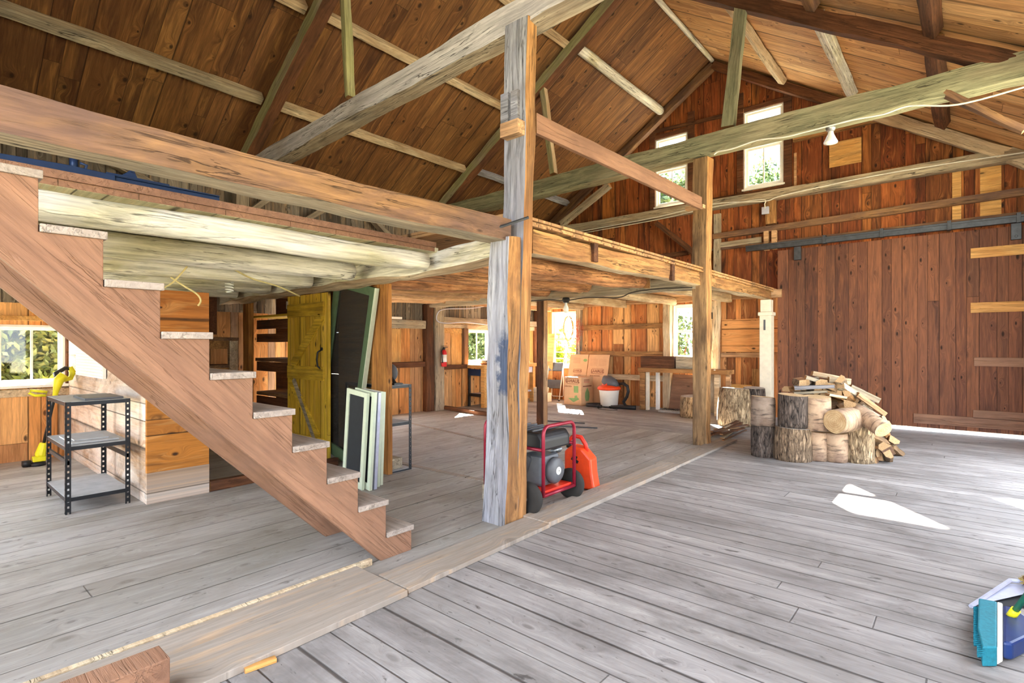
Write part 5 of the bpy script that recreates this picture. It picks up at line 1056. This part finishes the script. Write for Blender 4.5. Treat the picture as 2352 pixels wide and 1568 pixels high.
for an in (0.3, 1.9): b = MB(); b.box((.666, .25, .30), (.003, .012, .05), Matrix.Rotation(an, 3, 'X')); b.build('emblem_bar', 'white', ge)
b = MB(); b.tube([(.10, .22, .30), (.34, .22, .30)], .12, 18); b.build('alternator', 'bluepl', ge, smooth=True)
b = MB(); b.bb((.05, -.0, .34), (.30, .05, .5)); b.build('outlet_panel', 'navy', ge, bevel=.006)
b = MB(); b.bb((.20, -.006, .40), (.26, 0, .45)); b.build('meter', 'white', ge)
b = MB(); b.tube([(.5, .36, .44), (.56, .40, .46), (.44, .42, .40), (.40, .40, .3)], .03, 10); b.build('muffler', 'steel', ge, smooth=True)
b = MB(); b.tube([(.3, .02, .22), (.34, -.005, .26), (.38, .0, .2), (.33, .01, .18)], .008, 6); b.tube([(.25, .0, .2), (.29, -.01, .3), (.36, .01, .33)], .007, 6); b.build('wiring', 'bluepl', ge, smooth=True)
Ry = Matrix.Rotation(pi / 2, 3, 'X')
for y in (-.11, gy + .06):
    b = MB(); b.lathe([(.06, -.035), (.105, -.04), (.135, -.03), (.142, -.012), (.142, .012), (.135, .03), (.105, .04), (.06, .035)], (.60, y, .122), 28, R=Ry); wh = b.build('wheel', 'rubber', ge, smooth=True)
    b = MB(); b.lathe([(.015, -.034), (.07, -.03), (.075, -.02), (.075, .02), (.07, .03), (.015, .034)], (.60, y, .122), 20, R=Ry); b.lathe([(.012, -.045), (.02, -.04), (.02, .04), (.012, .045)], (.60, y, .122), 12, R=Ry); hb = b.build('hub', 'dkgrey', None, smooth=True); hb.parent = wh
b = MB(); b.tube([(.60, -.11, .122), (.60, gy + .06, .122)], .01, 8); b.build('axle', 'steel', ge)
b = MB(); b.bb((-.02, -.02, -.018), (.05, .06, .12)); b.build('front_foot', 'greywarm', ge)
# gas can
gc = empty('gas_can', (-2.93, 4.47, .005), radians(10), 'orange-red plastic petrol can with yellow spout behind the generator', 'petrol can')
b = MB(); b.prism([(-.17, 0, 0), (.16, 0, 0), (.13, 0, .16), (.12, 0, .30), (.02, 0, .40), (-.10, 0, .42), (-.17, 0, .36)], (0, .17, 0)); b.build('body', 'orangepl', gc, bevel=.02)
b = MB(); b.tube([(-.13, .085, .38), (-.15, .085, .46), (-.1, .085, .51), (-.02, .085, .50), (.03, .085, .43), (.04, .085, .36)], .022, 10); b.build('handle', 'redpl', gc, smooth=True)
b = MB(); b.tube([(-.15, .085, .40), (-.20, .085, .44), (-.30, .085, .52)], [.028, .022, .012], 10); b.build('spout', 'yellowpl', gc, smooth=True)
b = MB(); b.lathe([(.03, 0), (.034, .03), (.028, .04)], (-.15, .085, .385), 12); b.build('cap', 'blackp', gc, smooth=True)
b = MB(); b.box((-.05, -.003, .28), (.08, .004, .03), Matrix.Rotation(.5, 3, 'Y')); b.box((-.05, -.003, .28), (.02, .004, .09), Matrix.Rotation(.5, 3, 'Y')); b.build('black_mark', 'blackp', gc)
# iron bar through the post head
b = MB(); b.tube([onY(1143, 523, 3.1), onY(1214, 499, 3.28)], .012, 6); tag(b.build('iron_bar', 'iron'), 'thin dark iron bar at the joint of brown beam and front post', 'bar')
# ================================================================== BROOM, DUSTPAN, BITS
br = empty('broom', (.12, 3.3, 0), 0, 'teal bristled broom lying at the right edge of the floor', 'broom')
o_ = Vector((.12, 3.3, 0)); z_ = .05
p = [onZ(2248, 1392, z_), onZ(2290, 1400, z_), onZ(2290, 1508, z_), onZ(2256, 1508, z_), onZ(2245, 1460, z_)]
b = MB(); b.prism([v_ - o_ - Vector((0, 0, .045)) for v_ in p], (0, 0, .09)); b.build('bristles', 'teal', br, bevel=.006)
b = MB()
for k in range(360):
    yy = 1394 + 112 * (k % 90) / 89; zz = .010 + .024 * (k // 90); a_, q_ = onZ(2262, yy, zz) - o_, onZ(2236 + (8 if yy > 1480 else 0) + (k * 7 % 5), yy + (k * 5 % 7) - 3, zz) - o_; b.tube([a_, q_], .0022, 3)
b.build('bristle_tips', 'teal', br)
p = [onZ(2290, 1400, z_), onZ(2303, 1404, z_), onZ(2303, 1500, z_), onZ(2290, 1508, z_)]
b = MB(); b.prism([v_ - o_ - Vector((0, 0, .04)) for v_ in p], (0, 0, .085)); b.build('white_band', 'white', br, bevel=.006)
p = [onZ(2303, 1408, z_), onZ(2325, 1412, z_), onZ(2365, 1440, z_), onZ(2365, 1480, z_), onZ(2325, 1500, z_), onZ(2303, 1496, z_)]
b = MB(); b.prism([v_ - o_ - Vector((0, 0, .035)) for v_ in p], (0, 0, .08)); b.build('broom_head', 'bluepl', br, bevel=.012)
h_a, h_b = onZ(2322, 1415, .09) - o_, onZ(2375, 1345, .3) - o_
b = MB(); b.tube([h_a, h_a.lerp(h_b, .22)], .02, 10); b.build('ferrule', 'yellowpl', br, smooth=True)
b = MB(); b.tube([h_a.lerp(h_b, .2), h_b + (h_b - h_a) * 3.5], .014, 10); b.build('handle', 'handle', br, smooth=True)
dp = empty('dustpan', (.1, 3.75, 0), 0, 'dark dustpan with pale rim lying behind the broom', 'dustpan'); o_ = Vector((.1, 3.75, 0))
p = [onZ(2230, 1392, .012), onZ(2320, 1352, .012), onZ(2420, 1360, .012), onZ(2400, 1392, .012)]
b = MB(); b.prism([v_ - o_ - Vector((0, 0, .009)) for v_ in p], (0, 0, .01)); b.build('pan', 'tarp', dp)
b = MB(); b.tube([p[0] - o_ + Vector((0, 0, .0)), p[1] - o_ + Vector((0, 0, .05)), p[2] - o_ + Vector((0, 0, .05))], .012, 6); b.prism([p[0] - o_, p[1] - o_, p[2] - o_, p[2] - o_ + Vector((0, 0, .03)), p[1] - o_ + Vector((0, 0, .03))], (0, .006, 0)); b.build('rim', 'lavender', dp)
fz = empty('fibre_brush', (.30, 4.30, .07), 0, 'brown fibre brush at the right edge beyond the dustpan', 'brush'); b = MB(); r2_ = random.Random(3)
for k in range(260):
    d = Vector((r2_.gauss(0, 1), r2_.gauss(0, 1), r2_.gauss(0, 1))).normalized(); d.z = abs(d.z) * .8 - .2; b.tube([d * .02, d * r2_.uniform(.055, .07)], .0022, 3, cap=False)
b.build('fibres', 'vine', fz); b = MB(); b.lathe([(.01, -.045), (.045, -.02), (.045, .02), (.01, .045)], (0, 0, 0), 12); b.build('core', 'dark', fz, smooth=True)
b = MB(); b.bb((0, 0, 0), (.135, 1.3, .17)); tag(b.build('step_block', 'fresh', None, (-2.535, -.58, .036), bevel=.004), 'reddish brown timber step at the bottom left corner of the floor', 'step')
p = onZ(556, 1540); q = onZ(628, 1514); timber('wood_sliver', 'small pale wood wedge beside the edge planks', 'wood scrap', p + Vector((.02, 0, .012)), q + Vector((.02, 0, .012)), .035, .02, 'fresh_y', .002, seed=700)
# ================================================================== OUTSIDE GREENERY
def bush(name, label, cat, c, rad, n, mat, seed, trunk=None, leaf=.09):
    r_ = random.Random(seed); t = empty(name, (c[0], c[1], -.45), 0, label, cat, 'greenery outside the windows'); b = MB(); cz = c[2] + .45
    cl_ = [Vector((r_.gauss(0, .5) * rad[0], r_.gauss(0, .5) * rad[1], cz + r_.gauss(0, .45) * rad[2])) for _ in range(max(6, n // 40))]
    for _ in range(n):
        q = r_.choice(cl_) + Vector([r_.gauss(0, .16) * rad[i] for i in range(3)]); 
        if q.z < .02: q.z = .05 + r_.random() * .2
        u = Vector((r_.gauss(0, 1), r_.gauss(0, 1), r_.gauss(0, 1))).normalized(); v_ = u.orthogonal().normalized(); s_ = leaf * r_.uniform(.6, 1.3)
        b.add([q - u * s_, q + v_ * s_ * .45, q + u * s_, q - v_ * s_ * .45], [(0, 1, 2, 3)])
    b.build('foliage', mat, t)
    b = MB()
    for cc in cl_[:14]: b.tube([(r_.uniform(-.1, .1), r_.uniform(-.1, .1), 0), (cc.x * .3, cc.y * .3, cc.z * .55), tuple(cc)], [.05 * max(1, trunk or 1), .03, .008], 5)
    b.build('branches', 'dark', t, smooth=True); return t
bush('shrub', 'dense dark shrub outside the large left window', 'shrub', (-11.6, 1.45, 1.15), (.55, 1.25, 1.0), 22000, 'leaf', 1, leaf=.075)
bush('shrub', 'yellow-green shrub low outside the large left window', 'shrub', (-10.7, .95, .35), (.35, .4, .4), 1500, 'leaf_y', 2, leaf=.06)
bush('shrub', 'yellow-green shrub at the right edge of the large left window', 'shrub', (-10.7, 1.95, .7), (.3, .3, .5), 900, 'leaf_y', 3, leaf=.06)
bush('tree', 'grey-green tree outside the small left window', 'tree', (-16, 15.5, 1.8), (1.6, 2.2, 2.0), 11000, 'leaf', 4, leaf=.1)
bush('shrub', 'bright yellow-green shrub outside the left far window', 'shrub', (-11.6, 16.2, .7), (.65, .6, 1.0), 3500, 'leaf_y', 5, leaf=.09)
bush('shrub', 'shrub outside the right far window', 'shrub', (-7.2, 17, 1.3), (.7, .6, 1.0), 900, 'leaf', 6, leaf=.09)
bush('tree', 'tree crown seen through the left high gable window', 'tree', (-9.6, 21, 7.2), (1.7, 1.2, 1.3), 5500, 'leaf', 7, 3, leaf=.13)
bush('tree', 'tree crown seen through the right high gable window', 'tree', (-5.5, 23.5, 7.6), (1.5, 1.0, 1.3), 4500, 'leaf', 8, 3, leaf=.13)
